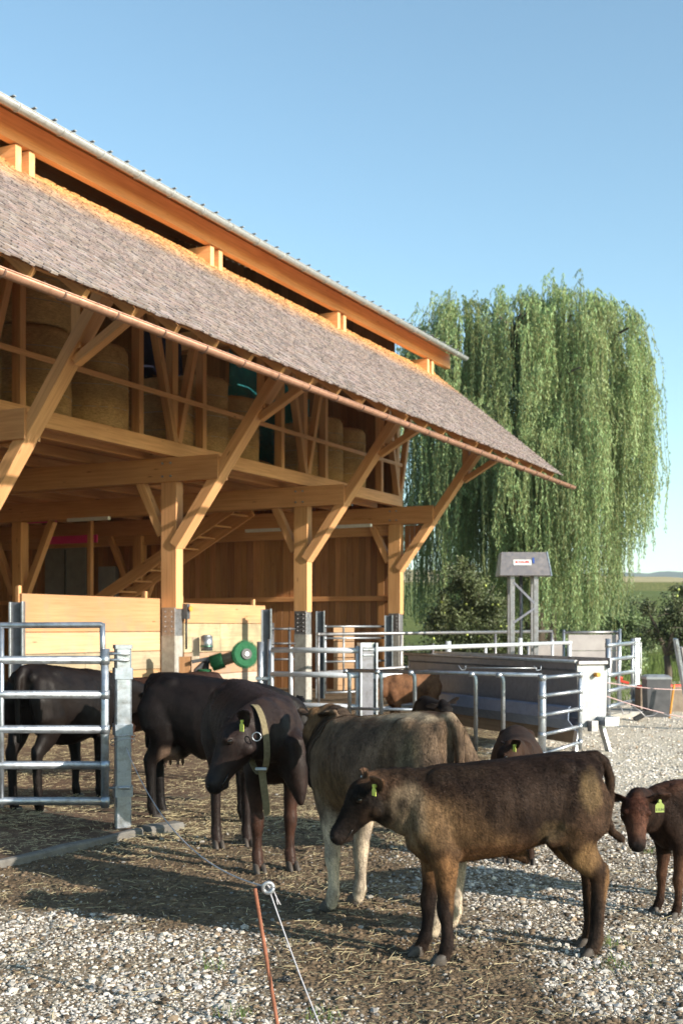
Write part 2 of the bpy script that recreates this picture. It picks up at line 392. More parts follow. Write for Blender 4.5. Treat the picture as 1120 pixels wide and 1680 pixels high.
ICO_V = None
def ico():
    t = (1 + 5 ** .5) / 2
    v = np.array([(-1, t, 0), (1, t, 0), (-1, -t, 0), (1, -t, 0), (0, -1, t), (0, 1, t), (0, -1, -t), (0, 1, -t), (t, 0, -1), (t, 0, 1), (-t, 0, -1), (-t, 0, 1)], float)
    v /= np.linalg.norm(v[0])
    f = np.array([(0, 11, 5), (0, 5, 1), (0, 1, 7), (0, 7, 10), (0, 10, 11), (1, 5, 9), (5, 11, 4), (11, 10, 2), (10, 7, 6), (7, 1, 8), (3, 9, 4), (3, 4, 2), (3, 2, 6), (3, 6, 8), (3, 8, 9), (4, 9, 5), (2, 4, 11), (6, 2, 10), (8, 6, 7), (9, 8, 1)])
    return v, f
def stones():
    iv, fi = ico()
    def pick(n, y0, y1, pw):
        Y = y0 + (y1 - y0) * rng.random(n) ** pw; hw = .31 * Y + .25; X = (rng.random(n) * 2 - 1) * hw
        return X, Y
    XX = []; YY = []; SS = []
    for n, y0, y1, pw, smin, smax in ((90000, 4.3, 9.5, 1.25, .003, .010), (6000, 4.3, 9.5, 1.1, .010, .021), (26000, 9, 17, 1.2, .006, .016), (30000, 13, 30, 1.25, .008, .022)):
        X, Y = pick(n, y0, y1, pw); d = dirt_mask(X, Y)
        pt = smooth(.30, .55, fbm(X * 3.1, Y * 3.1, 4, 55)); keep = (rng.random(n) < np.clip((1 - d) * (.28 + .62 * pt) + .035, 0, 1)) & ((Y < 13) | (X > .12 * Y - .4))
        X, Y = X[keep], Y[keep]; XX.append(X); YY.append(Y); SS.append(smin + (smax - smin) * rng.random(len(X)) ** 2.2)
    X = np.concatenate(XX); Y = np.concatenate(YY); S = np.concatenate(SS); n = len(X)
    # not on the concrete pad inside the pen
    pad = (Y > 8.2 + (X + 2.34) * 1.75) & (X < -1.45); X, Y, S = X[~pad], Y[~pad], S[~pad]; n = len(X)
    jit = 1 + (rng.random((n, 12, 1)) - .5) * .75
    v = iv[None] * jit * np.stack([1 + .5 * rng.random(n), .75 + .4 * rng.random(n), .5 + .35 * rng.random(n)], -1)[:, None, :]
    a = rng.random(n) * 6.283; ca, sa = np.cos(a)[:, None], np.sin(a)[:, None]; tl = (rng.random(n) - .5) * .9; ct, st = np.cos(tl)[:, None], np.sin(tl)[:, None]
    x, y, z = v[..., 0], v[..., 1], v[..., 2]; y, z = y * ct - z * st, y * st + z * ct; x, y = x * ca - y * sa, x * sa + y * ca
    v = np.stack([x, y, z], -1) * S[:, None, None]
    v += np.stack([X, Y, ground_h(X, Y) + S * .22], -1)[:, None, :]
    Fq = (fi[None] + np.arange(n)[:, None, None] * 12).reshape(-1, 3)
    b = .26 + .42 * rng.random(n) + .12 * smooth(9, 14, Y); wm = rng.random(n)
    c = np.stack([b * 1.05, b * (.93 + .04 * wm), b * (.76 + .14 * wm)], -1); br = rng.random(n) < .10; c[br] *= np.array([.58, .48, .38])
    dd = dirt_mask(X, Y); c *= (1 - .45 * dd)[:, None]
    dark = rng.random(n) < .10; c[dark] *= .5
    c = np.repeat(c, 12, 0)
    m = NT('crushed_stone'); m.fin(m.mul(m.attr(), m.ramp(m.noise(m.coord('Object'), 90, 4, .7), [(.3, (.75,) * 3), (.7, (1.15,) * 3)])), .85, 0, .3)
    tag(np_mesh('loose_gravel', v.reshape(-1, 3), Fq, m.m, c), 'pale crushed stones lying loose over the yard in front of the cattle', 'gravel', kind='stuff')
    # clods of dung and earth
    n = 26000; X, Y = pick(n, 4.3, 11, 1.1); d = dirt_mask(X, Y); keep = (rng.random(n) < d * .8 + .35); X, Y = X[keep], Y[keep]; n = len(X)
    S = .003 + .016 * rng.random(n) ** 4
    v = iv[None] * (1 + (rng.random((n, 12, 1)) - .5) * .7) * S[:, None, None] * np.array([1.2, 1.2, .6])
    v += np.stack([X, Y, ground_h(X, Y) + S * .15], -1)[:, None, :]
    c = np.repeat(np.array([[.12, .084, .054]]) * (.5 + 1.1 * rng.random((n, 1))), 12, 0)
    tag(np_mesh('dirt_clods', v.reshape(-1, 3), (fi[None] + np.arange(n)[:, None, None] * 12).reshape(-1, 3), m.m, c, True), 'brown crumbs of dung and earth trodden over the yard', 'dirt', kind='stuff')
    # straw
    n = 70000; Y = 4.4 + 15 * rng.random(n) ** 1.15; X = (rng.random(n) * 2 - 1) * (.31 * Y + .3)
    d = dirt_mask(X, Y); pen = smooth(8.0, 10.5, Y) * (X < .4 + .25 * (Y - 8)); clump = smooth(.42, .62, fbm(X * 1.5, Y * 1.5, 4, 77))
    keep = rng.random(n) < (d * .30 * (.3 + clump) + .05 + pen * .9 * (.35 + clump)); X, Y = X[keep], Y[keep]; n = len(X)
    L = .006 + .075 * rng.random(n) ** np.where(Y > 8.5, 3.0, 5.0); a = rng.random(n) * 6.283; wd = .0011 + .0012 * rng.random(n) + .0006 * (Y > 9)
    dx, dy = np.cos(a), np.sin(a); onp = ((Y > 8.3 + (X + 2.28) * 1.72) & (X < -1.2)) * .046; z0 = ground_h(X, Y) * (onp == 0) + onp + .003 + .012 * rng.random(n); z1 = z0 + (rng.random(n) - .4) * .03
    z1 = np.maximum(z1, ground_h(X, Y) * (onp == 0) + onp + .002)
    P0 = np.stack([X - dx * L, Y - dy * L, z0], -1); P1 = np.stack([X + dx * L, Y + dy * L, z1], -1); sd = np.stack([-dy, dx, 0 * dx], -1) * wd[:, None]
    bow = np.array([0, 0, 1.0]) * (.004 * rng.random(n))[:, None]; Pm = (P0 + P1) / 2 + bow; up = np.array([0, 0, .0016])
    V = np.stack([P0 - sd, P0 + sd, P0 + up, Pm - sd, Pm + sd, Pm + up, P1 - sd, P1 + sd, P1 + up], 1).reshape(-1, 3)
    q = np.array([(0, 3, 5, 2), (2, 5, 4, 1), (3, 6, 8, 5), (5, 8, 7, 4)])
    c = np.array([[.47, .385, .22]]) * (.35 + .8 * rng.random((n, 1)) ** .8); c = np.repeat(c, 9, 0)
    ms = NT('straw'); ms.fin(ms.attr(), .6, 0, .4)
    tag(np_mesh('straw_litter', V, (q[None] + np.arange(n)[:, None, None] * 9).reshape(-1, 4), ms.m, c), 'yellow straw stalks scattered over the trodden dirt', 'straw', kind='stuff')
stones()

# kerb and concrete pad of the left pen
def pad():
    a = Vector((-4.2, 4.95, 0)); b = Vector((-1.60, 9.42, 0))
    mb = MB(); n = 24; d = (b - a); pts = []
    pr = [(-.04, 0), (-.04, .065), (-.028, .078), (.028, .078), (.04, .065), (.04, 0)]
    nrm = Vector((d.y, -d.x, 0)).normalized(); rings = []
    for i in range(n + 1):
        p = a + d * i / n; wob = .012 * math.sin(i * 2.1) + random.uniform(-.006, .006)
        rings.append([p + nrm * (x + wob) + Vector((0, 0, z - .02 + random.uniform(-.004, .004))) for x, z in pr])
    mb.prism(rings); tag(mb.build('kerb', M['concrete_kerb']), kind='structure')
    V = [(-9, 4.0, .045), (-4.3, 4.8, .045), (-1.66, 9.40, .045), (-1.4, 10.4, .03), (-1.2, 12, .02), (-1, 20, .02), (-12, 20, .02)]
    mb = MB(); mb.v = V; mb.face(range(len(V)), [(x, y) for x, y, z in V])
    m = NT('dirty_pad'); o = m.coord('Object'); n1 = m.noise(o, 1.1, 7, .7); n2 = m.noise(m.coord('Object', (1, 1, 1)), 22, 6, .75)
    c = m.ramp(n2, [(.3, (.06, .038, .026)), (.5, (.13, .085, .06)), (.75, (.23, .165, .11))])
    c = m.mul(c, m.ramp(n1, [(.3, (.6, .55, .5)), (.7, (1.35, 1.3, 1.2))])); m.bump(n2, .7, .03); m.fin(c, .9, 0, .25)
    tag(mb.build('concrete_pad', m.m), kind='structure')
    mb = MB(); mb.beam((-1.56, 9.50, .0), (-1.33, 9.72, .0), .16, .13, c=(1.1, 1, .9), ch=.02)
    tag(mb.build('concrete_edging', M['concrete_kerb']), kind='structure')
pad()

# ------------------------------------------------------------------ the barn (local frame: x along the eaves, -y outward)
TH_B = math.atan2(.8918, .4524)
A0 = Vector((-3.016, 21.7, 0))
barn = tag(empty('barn', A0, TH_B), 'large open larch timber barn with shake roof and hay loft', 'barn')
def Q(s, o, h): return Vector((s, -o, h))
def BW(s, o, h):
    return A0 + Vector((.4524 * s + .8918 * o, .8918 * s - .4524 * o, h))
SE = 10.95     # far end of the lower roof
S0 = -13.0
def barn_build():
    frames = [-10, -5, 0, 5, 10]
    for s in frames:
        # post: timber, steel shoe, concrete pier
        p = MB().beam(Q(s + .11, -.17, 2.0), Q(s + .11, -.17, 4.75), .22, .34, up=(0, 1, 0)).build('post', M['wood'], barn)
        sh = MB(); sh.beam(Q(s + .11, -.17, 1.5), Q(s + .11, -.17, 2.02), .235, .30, up=(0, 1, 0), c=(1, 1, 1))
        for i in range(5):
            for j in range(2):
                a = Q(s - .008, -.10 - .14 * j, 1.58 + .09 * i)
                sh.tube([a, a - Vector((.022, 0, 0))], [.02, .013], 8)
        sh.build('steel_shoe', M['zinc_dull'], p)
        MB().beam(Q(s + .11, -.17, -.1), Q(s + .11, -.17, 1.5), .25, .33, up=(0, 1, 0), c=(1, 1, 1), ch=.02).build('concrete_pier', M['concrete'], p)
        # cross beam: two planks clasping the post, with bolts
        b = MB(); b.beam(Q(s - .030, -14.5, 4.54), Q(s - .030, .93, 4.54), .055, .44)
        b.beam(Q(s + .250, -14.5, 4.54), Q(s + .250, .93, 4.54), .055, .44)
        b = b.build('cross_beam', M['wood'], barn)
        for o in (-.08, -.26):
            for h in (4.42, 4.66): MB().tube([Q(s - .055, o, h), Q(s - .08, o, h)], [.022, .02], 8).build('bolt', M['zinc'], b)
        # strut to the eave and its fork
        st = MB(); k = 1.36; st.beam(Q(s + .11, -.06, 3.14 + .02), Q(s + .11, 2.42, 3.14 + k * 2.48), .265, .19, up=(0, 1, 0), c=(1.03, 1.03, 1.03))
        st.build('strut', M['wood'], barn)
        MB().beam(Q(s + .11, 1.78, 5.52), Q(s + .11, 1.78, 7.05), .18, .17, up=(0, 1, 0)).build('fork_post', M['wood'], barn)
        MB().beam(Q(s + .11, 1.72, 5.36), Q(s + .11, 3.05, 6.10), .15, .13).build('fork_brace', M['wood'], barn)
        # knee brace inward
        MB().beam(Q(s + .11, -.36, 3.35), Q(s + .11, -.86, 4.36), .17, .16, up=(0, 1, 0)).build('knee_brace', M['wood'], barn)
        # loft: post on the beam, V braces
        MB().beam(Q(s + .11, -.17, 4.76), Q(s + .11, -.17, 8.1), .18, .16, up=(0, 1, 0)).build('loft_post', M['wood'], barn)
        for q in (-1, 1):
            MB().beam(Q(s + .11 + q * .05, -.10, 5.05), Q(s + .11 + q * .80, -.10, 7.55), .13, .15, up=(0, 1, 0)).build('loft_brace', M['wood'], barn)
        # inner column
        ip = MB().beam(Q(s + .11, -8.3, 0), Q(s + .11, -8.3, 4.3), .28, .30, up=(0, 1, 0)).build('inner_post', M['wood'], barn)
        for q in (-1, 1):
            MB().beam(Q(s + .11, -8.3 + q * .2, 2.5), Q(s + .11, -8.3 + q * 1.05, 4.3), .17, .17, up=(0, 1, 0)).build('inner_brace', M['wood'], barn)
        MB().box(Q(s + .11, -8.3, 1.0), (.34, .34, 2.1)).build('steel_shoe', M['zinc_dull'], ip)
        # double collar ends carrying the upper eave
        for q in (-.14, .14):
            MB().beam(Q(s + .11 + q, -3.5, 8.29), Q(s + .11 + q, .80, 8.29), .12, .42, c=(1.25, 1.3, 1.35)).build('collar_end', M['wood'], barn)
    for k in range(-2, 3):
        for q in (-1, 1):
            s = 5 * k + q
            if s < 10:
                MB().beam(Q(s, -.12, 5.05), Q(s, -.12, 8.0), .13, .17, up=(0, 1, 0)).build('loft_stud', M['wood'], barn)
    # lengthwise timbers
    MB().beam(Q(S0, -.12, 4.92), Q(10.25, -.12, 4.92), .17, .27, c=(1.12, 1.14, 1.16)).build('loft_edge_beam', M['wood'], barn)
    MB().beam(Q(S0, -.04, 5.86), Q(10.2, -.04, 5.86), .04, .09, c=(1.1, 1.1, 1.1)).build('loft_rail', M['wood'], barn)
    MB().beam(Q(S0, 1.78, 7.05), Q(SE - .1, 1.78, 7.05), .16, .22).build('middle_purlin', M['wood'], barn)
    MB().beam(Q(S0, 3.05, 5.96), Q(SE - .1, 3.05, 5.96), .15, .2).build('eave_purlin', M['wood'], barn)
    MB().beam(Q(S0, .74, 8.71), Q(11.43, .74, 8.71), .14, .38, c=(1.08, 1.0, .92)).build('upper_purlin', M['wood'], barn)
    for i in range(11):
        o = -.75 - i * 1.25
        MB().beam(Q(S0, o, 4.87), Q(10.1, o, 4.87), .12, .20).build('joist', M['wood'], barn)
    fl = MB()
    for i in range(60):
        o = -.1 - i * .24
        fl.beam(Q(S0, o - .12, 4.995), Q(10.2, o - .12, 4.995), .236, .035)
    fl.build('loft_floor', M['wood'], barn)
    # gable wall of upright boards, lower storey, with a rail
    gw = MB(); o = -.42
    while o > -15.5:
        wd = random.uniform(.15, .23); t = random.uniform(.72, 1.25)
        gw.beam(Q(10.33 + random.uniform(-.004, .004), o - wd / 2, 0), Q(10.33, o - wd / 2, 4.97), .03, wd - .012, up=(0, 1, 0), c=(t, t * random.uniform(.93, 1.02), t * random.uniform(.85, 1.02)))
        o -= wd
    gwo = gw.build('gable_boards', M['wood_in'], barn)
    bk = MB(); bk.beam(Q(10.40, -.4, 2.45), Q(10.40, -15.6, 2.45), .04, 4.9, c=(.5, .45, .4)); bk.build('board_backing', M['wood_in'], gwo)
    MB().beam(Q(10.27, -.36, 2.42), Q(10.27, -15, 2.42), .08, .13, c=(1.1, 1, .9)).build('wall_rail', M['wood'], barn)
    MB().beam(Q(10.2, -.3, 4.2), Q(10.2, -15, 4.2), .18, .30).build('gable_tie', M['wood'], barn)
    # outboard triangle of boards beyond the post
    tr = MB()
    for i in range(5):
        o = .06 + i * .14
        tr.beam(Q(10.33, o, 3.2 + o * 1.36 + .25), Q(10.33, o, 4.3), .03, .13, up=(0, 1, 0))
    tr.build('outer_boards', M['wood_in'], barn)
    # upper gable above the loft
    ug = MB(); o = -.30
    while o > -15.5:
        top = 12.9 - (o - .1 + 7.2) * .4917 - .03 if o > -7.2 else 12.8 + (o + 7.2) * .7
        t = random.uniform(.6, 1.0); ug.beam(Q(10.33, o - .1, 5.0), Q(10.33, o - .1, max(top, 5.5)), .03, .205, up=(0, 1, 0), c=(t, t * .97, t * .93)); o -= .2
    ug.build('upper_gable_boards', M['wood_in'], barn)
    bw = MB(); s = S0
    while s < 10.3:
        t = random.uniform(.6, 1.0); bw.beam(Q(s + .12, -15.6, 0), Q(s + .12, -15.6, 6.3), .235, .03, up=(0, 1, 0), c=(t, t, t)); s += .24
    bw.build('rear_wall', M['wood_in'], barn)
    # near gable closed too
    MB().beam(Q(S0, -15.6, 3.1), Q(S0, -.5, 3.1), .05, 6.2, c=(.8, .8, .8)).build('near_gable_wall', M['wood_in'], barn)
    # stairs
    stl = MB()
    a = (-10.2, 1.1); b = (-3.6, 4.7)
    for ds in (7.6, 8.6): stl.beam(Q(ds, a[0], a[1]), Q(ds, b[0], b[1]), .07, .30, c=(1.05, 1.02, 1))
    stl.build('stair_stringers', M['wood'], barn)
    for i in range(13):
        t = (i + .5) / 13; o = a[0] + (b[0] - a[0]) * t; h = a[1] + (b[1] - a[1]) * t
        MB().beam(Q(7.62, o, h), Q(8.58, o, h), .30, .05).build('stair_tread', M['wood'], barn)
    MB().beam(Q(7.5, -8.0, 2.3), Q(7.5, -8.0, 4.6), .12, .12, up=(0, 1, 0)).build('stair_post', M['wood'], barn)
    d = MB().beam(Q(10.22, -11.9, 2.3), Q(10.22, -10.35, 2.3), .06, 3.5, c=(1, 1, 1)).build('sliding_door', M['door'], barn)
    MB().beam(Q(10.17, -11.1, .6), Q(10.17, -11.1, 4.0), .03, .05, up=(0, 1, 0), c=(.5, .5, .5)).build('door_seam', M['darkmetal'], d)
    MB().beam(Q(10.14, -9.75, 2.9), Q(10.14, -9.15, 2.9), .2, 1.1, c=(1.3, 1.3, 1.3)).build('switch_box', M['door'], barn)
    # lamps under the loft: grey tube fittings
    for (s, o) in ((8.8, -3.9), (8.7, -1.4), (4.2, -6)):
        MB().beam(Q(s, o, 4.2), Q(s, o + 1.2, 4.2), .1, .08, c=(1, 1, 1)).build('tube_light', M['white'], barn)
    # ---- shake roof
    po, ph = .50, 8.35; eo, eh = 4.01, 5.43
    L = math.hypot(eo - po, ph - eh); dv = Vector((0, -(eo - po) / L, (eh - ph) / L)); nv = Vector((0, -(ph - eh) / L, (eo - po) / L)); nv = Vector((0, dv.z, -dv.y)); 
    if nv.z < 0: nv = -nv
    rows = int(L / .118); V = []; cols = []; cnt = 0
    for r in range(rows + 1):
        d0 = L - r * .118; s = S0 + random.uniform(0, .1)
        while s < SE - .03:
            wd = random.uniform(.07, .17)
            if s + wd > SE: wd = SE - s
            tail = d0 + random.uniform(-.020, .020); hd = tail - .26
            if hd < 0: hd = 0
            th = random.uniform(.020, .030); lift = .036 + random.uniform(0, .016); g = .005
            base = Vector((0, -po, ph))
            for (dd, n0) in ((tail, lift), (hd, .008)):
                for ss in (s + g, s + wd - g):
                    p = base + dv * dd + Vector((ss, 0, 0)); V.append(p + nv * (n0 - th)); V.append(p + nv * n0)
            t = random.uniform(.72, 1.22); u = random.uniform(.95, 1.05)
            cols += [(t, t * u, t * u * random.uniform(.96, 1.05))] * 8; cnt += 1; s += wd
    q = np.array([(0, 2, 3, 1), (4, 5, 7, 6), (1, 3, 7, 5), (0, 4, 6, 2), (0, 1, 5, 4), (2, 6, 7, 3)])
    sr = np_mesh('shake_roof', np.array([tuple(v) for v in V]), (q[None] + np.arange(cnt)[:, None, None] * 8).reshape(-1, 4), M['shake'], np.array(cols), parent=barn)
    # its deck and rafters
    base = Vector((0, -po, ph)); a_ = base + dv * (L / 2 - .06) - nv * .02
    MB().beam(a_ + Vector((S0, 0, 0)), a_ + Vector((SE - .02, 0, 0)), L - .16, .04, up=tuple(nv), c=(.55, .45, .36)).build('roof_deck', M['wood'], barn)  # deck tinted dark, the shade under the eave is put into its colour
    s = S0 + .3
    while s < SE:
        p0 = base + dv * .05 - nv * .105; p1 = base + dv * (L - .10) - nv * .105
        MB().beam(p0 + Vector((s, 0, 0)), p1 + Vector((s, 0, 0)), .08, .13, up=tuple(nv), c=(1.15, 1.1, 1.05)).build('rafter', M['wood'], barn); s += .895
    # copper gutter of the lower roof with brackets
    def gutter(o, h, r, s1, s0, mat, brk, nm, sp, phase):
        g = MB(); seg = 9; ang = [math.pi + math.pi * k / seg for k in range(seg + 1)]
        out = [(math.cos(a) * r, math.sin(a) * r) for a in ang]; inn = [(x * .93, y * .93) for x, y in out[::-1]]
        lip = [(out[-1][0], out[-1][1] + .012)]
        prof = out + inn
        g.prism([[Q(s, o + x, h + y) for x, y in prof] for s in (s0, s1)], smooth=False)
        g.tube([Q(s0, o + r, h + .004), Q(s1, o + r, h + .004)], .009, 8)
        for q in range(4): g.tube([Q(s0 + 2 + q * 6.1 - .04, o, h - .001), Q(s0 + 2 + q * 6.1 + .04, o, h - .001)], r + .003, 20, caps=False) if False else None
        g.prism([[Q(s, o + x * .9, h + y * .9) for x, y in out] for s in (s1 - .012, s1)])
        go = g.build(nm, mat, barn)
        for pl in go.data.polygons: pl.use_smooth = True
        s = s0 + phase
        while s < s1:
            b = MB(); pts = [Q(s, o + math.cos(a) * (r + .006), h + math.sin(a) * (r + .006)) for a in [math.pi * (1 + k / 8) for k in range(9)]]
            b.tube(pts, .014, 6); b.tube([Q(s, o - r, h), Q(s, o - r - .16, h + .15)], .010, 6)
            b.build('gutter_bracket', brk, go); s += sp
    gutter(4.20, 5.185, .068, 11.25, S0, M['copper'], M['brk'], 'lower_gutter', .9, .35)
    gutter(1.285, 8.745, .076, 11.36, S0, M['gutter_zinc'], M['gutter_zinc'], 'upper_gutter', .9, .2)
    # upper roof: boarded soffit, sheet covering with snow hooks
    ro, rh = -7.2, 12.9; uo, uh = 1.22, 8.76
    LL = math.hypot(uo - ro, rh - uh); dd = Vector((0, -(uo - ro) / LL, (uh - rh) / LL)); nn = Vector((0, dd.z, -dd.y)); nn = nn if nn.z > 0 else -nn
    mid = Vector((0, -(ro + uo) / 2, (rh + uh) / 2))
    MB().beam(mid + Vector((S0, 0, 0)), mid + Vector((11.40, 0, 0)), LL, .05, up=tuple(nn), c=(1.05, .95, .85)).build('soffit_boards', M['wood'], barn)
    us = MB().beam(mid + nn * .05 + dd * .03 + Vector((S0, 0, 0)), mid + nn * .05 + dd * .03 + Vector((11.48, 0, 0)), LL, .03, up=tuple(nn), c=(1, 1, 1)).build('upper_roof_sheet', M['darkmetal'], barn)
    s = -6.5; hko = None
    e = nn * .066 - dd * .05; hk = MB()
    for _ in (0,):
        hk.beam(e, e + dd * .09 + nn * .05, .05, .012, up=tuple(nn), c=(1, 1, 1), ch=.002); hk.beam(e + Vector((.07, 0, 0)), e + Vector((.07, 0, 0)) + nn * .035, .09, .012, up=(0, 1, 0), c=(.8, .9, 1))
    hko = hk.build('snow_hook', M['gutter_zinc'], us); hko.location = (s, -uo, uh)
    while s < 10.9:
        s += .42; h2 = hko.copy(); col.objects.link(h2); h2.location = (s, -uo, uh)
    # far slope and ridge
    m2 = Vector((0, (7.2 + 16.2) / 2, (12.9 + 6.6) / 2)); l2 = math.hypot(9.0, 6.3); d2 = Vector((0, 9.0 / l2, -6.3 / l2)); n2 = Vector((0, 6.3 / l2, 9.0 / l2))
    MB().beam(m2 + Vector((S0, 0, 0)), m2 + Vector((11.40, 0, 0)), l2, .08, up=tuple(n2), c=(.8, .8, .8)).build('rear_roof', M['wood'], barn)
barn_build()

# board partitions along the pen
def partition(label, s0, s1, o, top, rows, seed):
    rd = random.Random(seed); root = tag(empty('board_partition', BW(s0, o, 0), TH_B), label, 'partition', 'board partitions under the barn')
    h = .02
    hs = [top * x for x in (0, .13, .27, .41, .56, .72, 1.0)] if rows == 6 else [top * x for x in (0, .16, .36, .56, .82, 1.0)]
    for i in range(len(hs) - 1):
        worn = (i % 2 == 1) and i < len(hs) - 2
        t = rd.uniform(.74, 1.06); tn = (1.0, .86, .72) if i == len(hs) - 2 else (1, rd.uniform(.9, 1), rd.uniform(.8, 1)); mb = MB()
        cuts = [0, s1 - s0] if i != 3 else [0, (s1 - s0) * .42, s1 - s0]
        for a, b in zip(cuts[:-1], cuts[1:]):
            mb.beam((a + .004, 0, (hs[i] + hs[i + 1]) / 2), (b - .004, 0, (hs[i] + hs[i + 1]) / 2), .05, hs[i + 1] - hs[i] - .008, c=tuple(t * x for x in tn), ch=.008)
        mb.build('board', M['board_worn'] if worn else M['board'], root)
    for x in (.02, s1 - s0 - .35):
        MB().beam((x, .06, 0), (x, .06, top + .12), .07, .07, up=(0, 1, 0)).build('upright', M['wood'], root)
partition('long pale board partition left of the first full post, behind the five rail gate', -3.70, -.03, -.36, 2.19, 6, 3)
partition('short pale board partition behind the green cow brush', .30, 3.25, -.06, 2.11, 5, 5)

# ------------------------------------------------------------------ things in the barn
def bale(loc, r, h, label, lie=False):
    n = 36; rings = []
    for z, rr in ((0, r * .93), (.05, r), (h * .3, r * 1.01), (h * .6, r), (h - .12, r * .99), (h - .03, r * .90), (h, r * .70)):
        rings.append([Vector((math.cos(2 * math.pi * k / n) * rr * (1 + .02 * math.sin(k * 3.1 + z * 5)), math.sin(2 * math.pi * k / n) * rr, z)) for k in range(n)])
    mb = MB(); mb.prism(rings, smooth=True); o = mb.build('hay_bale', M['hay']); o.location = loc; o.rotation_euler = (0, 0, random.uniform(0, 6))
    n_ = 900; th = rng.random(n_) * 6.283; zz = rng.random(n_) * h; P = np.stack([np.cos(th) * r, np.sin(th) * r, zz], -1); top_ = rng.random(n_) < .2
    P[top_] *= np.stack([rng.random(top_.sum()) ** .5] * 2 + [np.ones(top_.sum())], -1) * .9; P[top_, 2] = h
    D = unit(np.stack([np.cos(th) * .5, np.sin(th) * .5, -.3 + 0 * th], -1) + rng.normal(0, .6, (n_, 3))) * (.03 + .08 * rng.random((n_, 1))); sdw = np.array([[0, 0, .004]])
    hs_ = np_mesh('stalks', np.stack([P - sdw, P + sdw, P + D], 1).reshape(-1, 3), np.arange(3 * n_).reshape(-1, 3), M['hay'], parent=o)
    for hz_ in (.25, .5, .75): MB().tube([Vector((math.cos(t) * (r + .006), math.sin(t) * (r + .006), h * hz_ + .01 * math.sin(3 * t))) for t in np.linspace(0, 6.2832, 31)], .006, 5).build('twine', M['board_worn'], o)
    tag(o, label, 'hay bale', 'hay bales on the loft')
for i, (s, o, z, r, h, lb) in enumerate([
    (-4.6, -1.3, 0, .62, 1.5, 'hay bale at the left edge of the loft, lower one of its stack'),
    (-4.6, -1.3, 1.5, .62, 1.45, 'hay bale at the left edge of the loft, upper one of its stack'),
    (-2.95, -1.35, 0, .66, 1.5, 'hay bale of the tall middle stack, bottom one, left of the bulging bale'),
    (-2.95, -1.35, 1.5, .66, 1.45, 'hay bale of the tall middle stack, topmost one under the roof'),
    (-1.55, -1.25, 0, .66, 1.52, 'shaggy brown hay bale right of the tall stack with loose stalks hanging at its foot'),
    (.75, -1.3, 0, .55, 1.35, 'dark hay bale half hidden behind the forked posts over the nearest full post'),
    (1.95, -1.35, 0, .60, 1.62, 'tall hay bale right of the forked posts, nearest to the brush'),
    (3.15, -1.35, 0, .60, 1.42, 'lower hay bale behind the middle strut on the loft'),
    (6.0, -1.3, 0, .55, 1.30, 'narrow hay bale left of the last three on the loft'),
    (7.1, -1.35, 0, .58, 1.62, 'tall hay bale below the teal tarpaulin'),
    (8.2, -1.3, 0, .60, 1.52, 'last hay bale before the end of the loft')]):
    bale(BW(s, o + .52, 5.015 + z), r, h, lb)
def loose_hay():
    n = 2600; V = []
    ss = rng.choice([-1.2, 3.4, 6.7, -3.4], n) + rng.normal(0, .5, n); oo = -.30 - np.abs(rng.normal(0, .25, n)); hh = 5.02 + np.abs(rng.normal(0, .07, n))
    X = A0.x + .4524 * ss + .8918 * oo; Y = A0.y + .8918 * ss - .4524 * oo
    a = rng.random(n) * 6.28; L = .05 + .1 * rng.random(n); e = (rng.random(n) - .5) * 1.2
    P = np.stack([X, Y, hh], -1); D = np.stack([np.cos(a) * np.cos(e), np.sin(a) * np.cos(e), np.sin(e)], -1) * L[:, None]; W = np.array([.004, .004, .004])
    V = np.stack([P - D, P + D, P + D * .1 + W], 1).reshape(-1, 3)
    V[:, 2] = np.maximum(V[:, 2], 5.02)
    ms = NT('loose_hay'); ms.fin((.26, .20, .10), .9)
    tag(np_mesh('loose_hay', V, np.arange(3 * n).reshape(-1, 3), ms.m), 'loose hay stalks along the edge of the loft floor', 'hay', kind='stuff')
loose_hay()
def sheet(name, label, cat, pts, mat, thick=.02, sag=.12, n=14, group=None):
    """a hanging cloth between four corners (tl, tr, br, bl) with real folds"""
    tl, tr, br, bl = [Vector(p) for p in pts]; nrm = (tr - tl).cross(bl - tl).normalized(); V = []; Fq = []
    for side in (0, 1):
        for j in range(n + 1):
            for i in range(n * 2 + 1):
                u = i / (n * 2); v = j / n; p = (tl * (1 - u) + tr * u) * (1 - v) + (bl * (1 - u) + br * u) * v
                p += nrm * (sag * (math.sin(u * 19 + v * 2) * .35 + math.sin(u * 8 - v * 5) * .5) + side * thick); p.z -= sag * math.sin(u * math.pi) * .6; V.append(tuple(p))
    w_ = n * 2 + 1; tot = (n + 1) * w_
    for j in range(n):
        for i in range(n * 2):
            a = j * w_ + i; Fq.append((a, a + 1, a + 1 + w_, a + w_)); Fq.append((a + tot, a + w_ + tot, a + 1 + w_ + tot, a + 1 + tot))
    tag(np_mesh(name, V, Fq, mat, smooth=True), label, cat, group)
sheet('tarpaulin', 'teal tarpaulin hanging over the last hay bales of the loft', 'tarpaulin', [BW(5.3, -2.2, 8.1), BW(9.3, -2.2, 7.6), BW(9.3, -2.3, 5.6), BW(5.3, -2.3, 5.9)], M['teal'], group='teal tarpaulins in the loft')
sheet('tarpaulin', 'teal strip of tarpaulin seen between the middle strut and the loft posts', 'tarpaulin', [BW(4.0, -3.4, 8.0), BW(4.9, -3.4, 8.0), BW(4.9, -3.4, 6.1), BW(4.0, -3.4, 6.1)], M['teal'], sag=.08, group='teal tarpaulins in the loft')
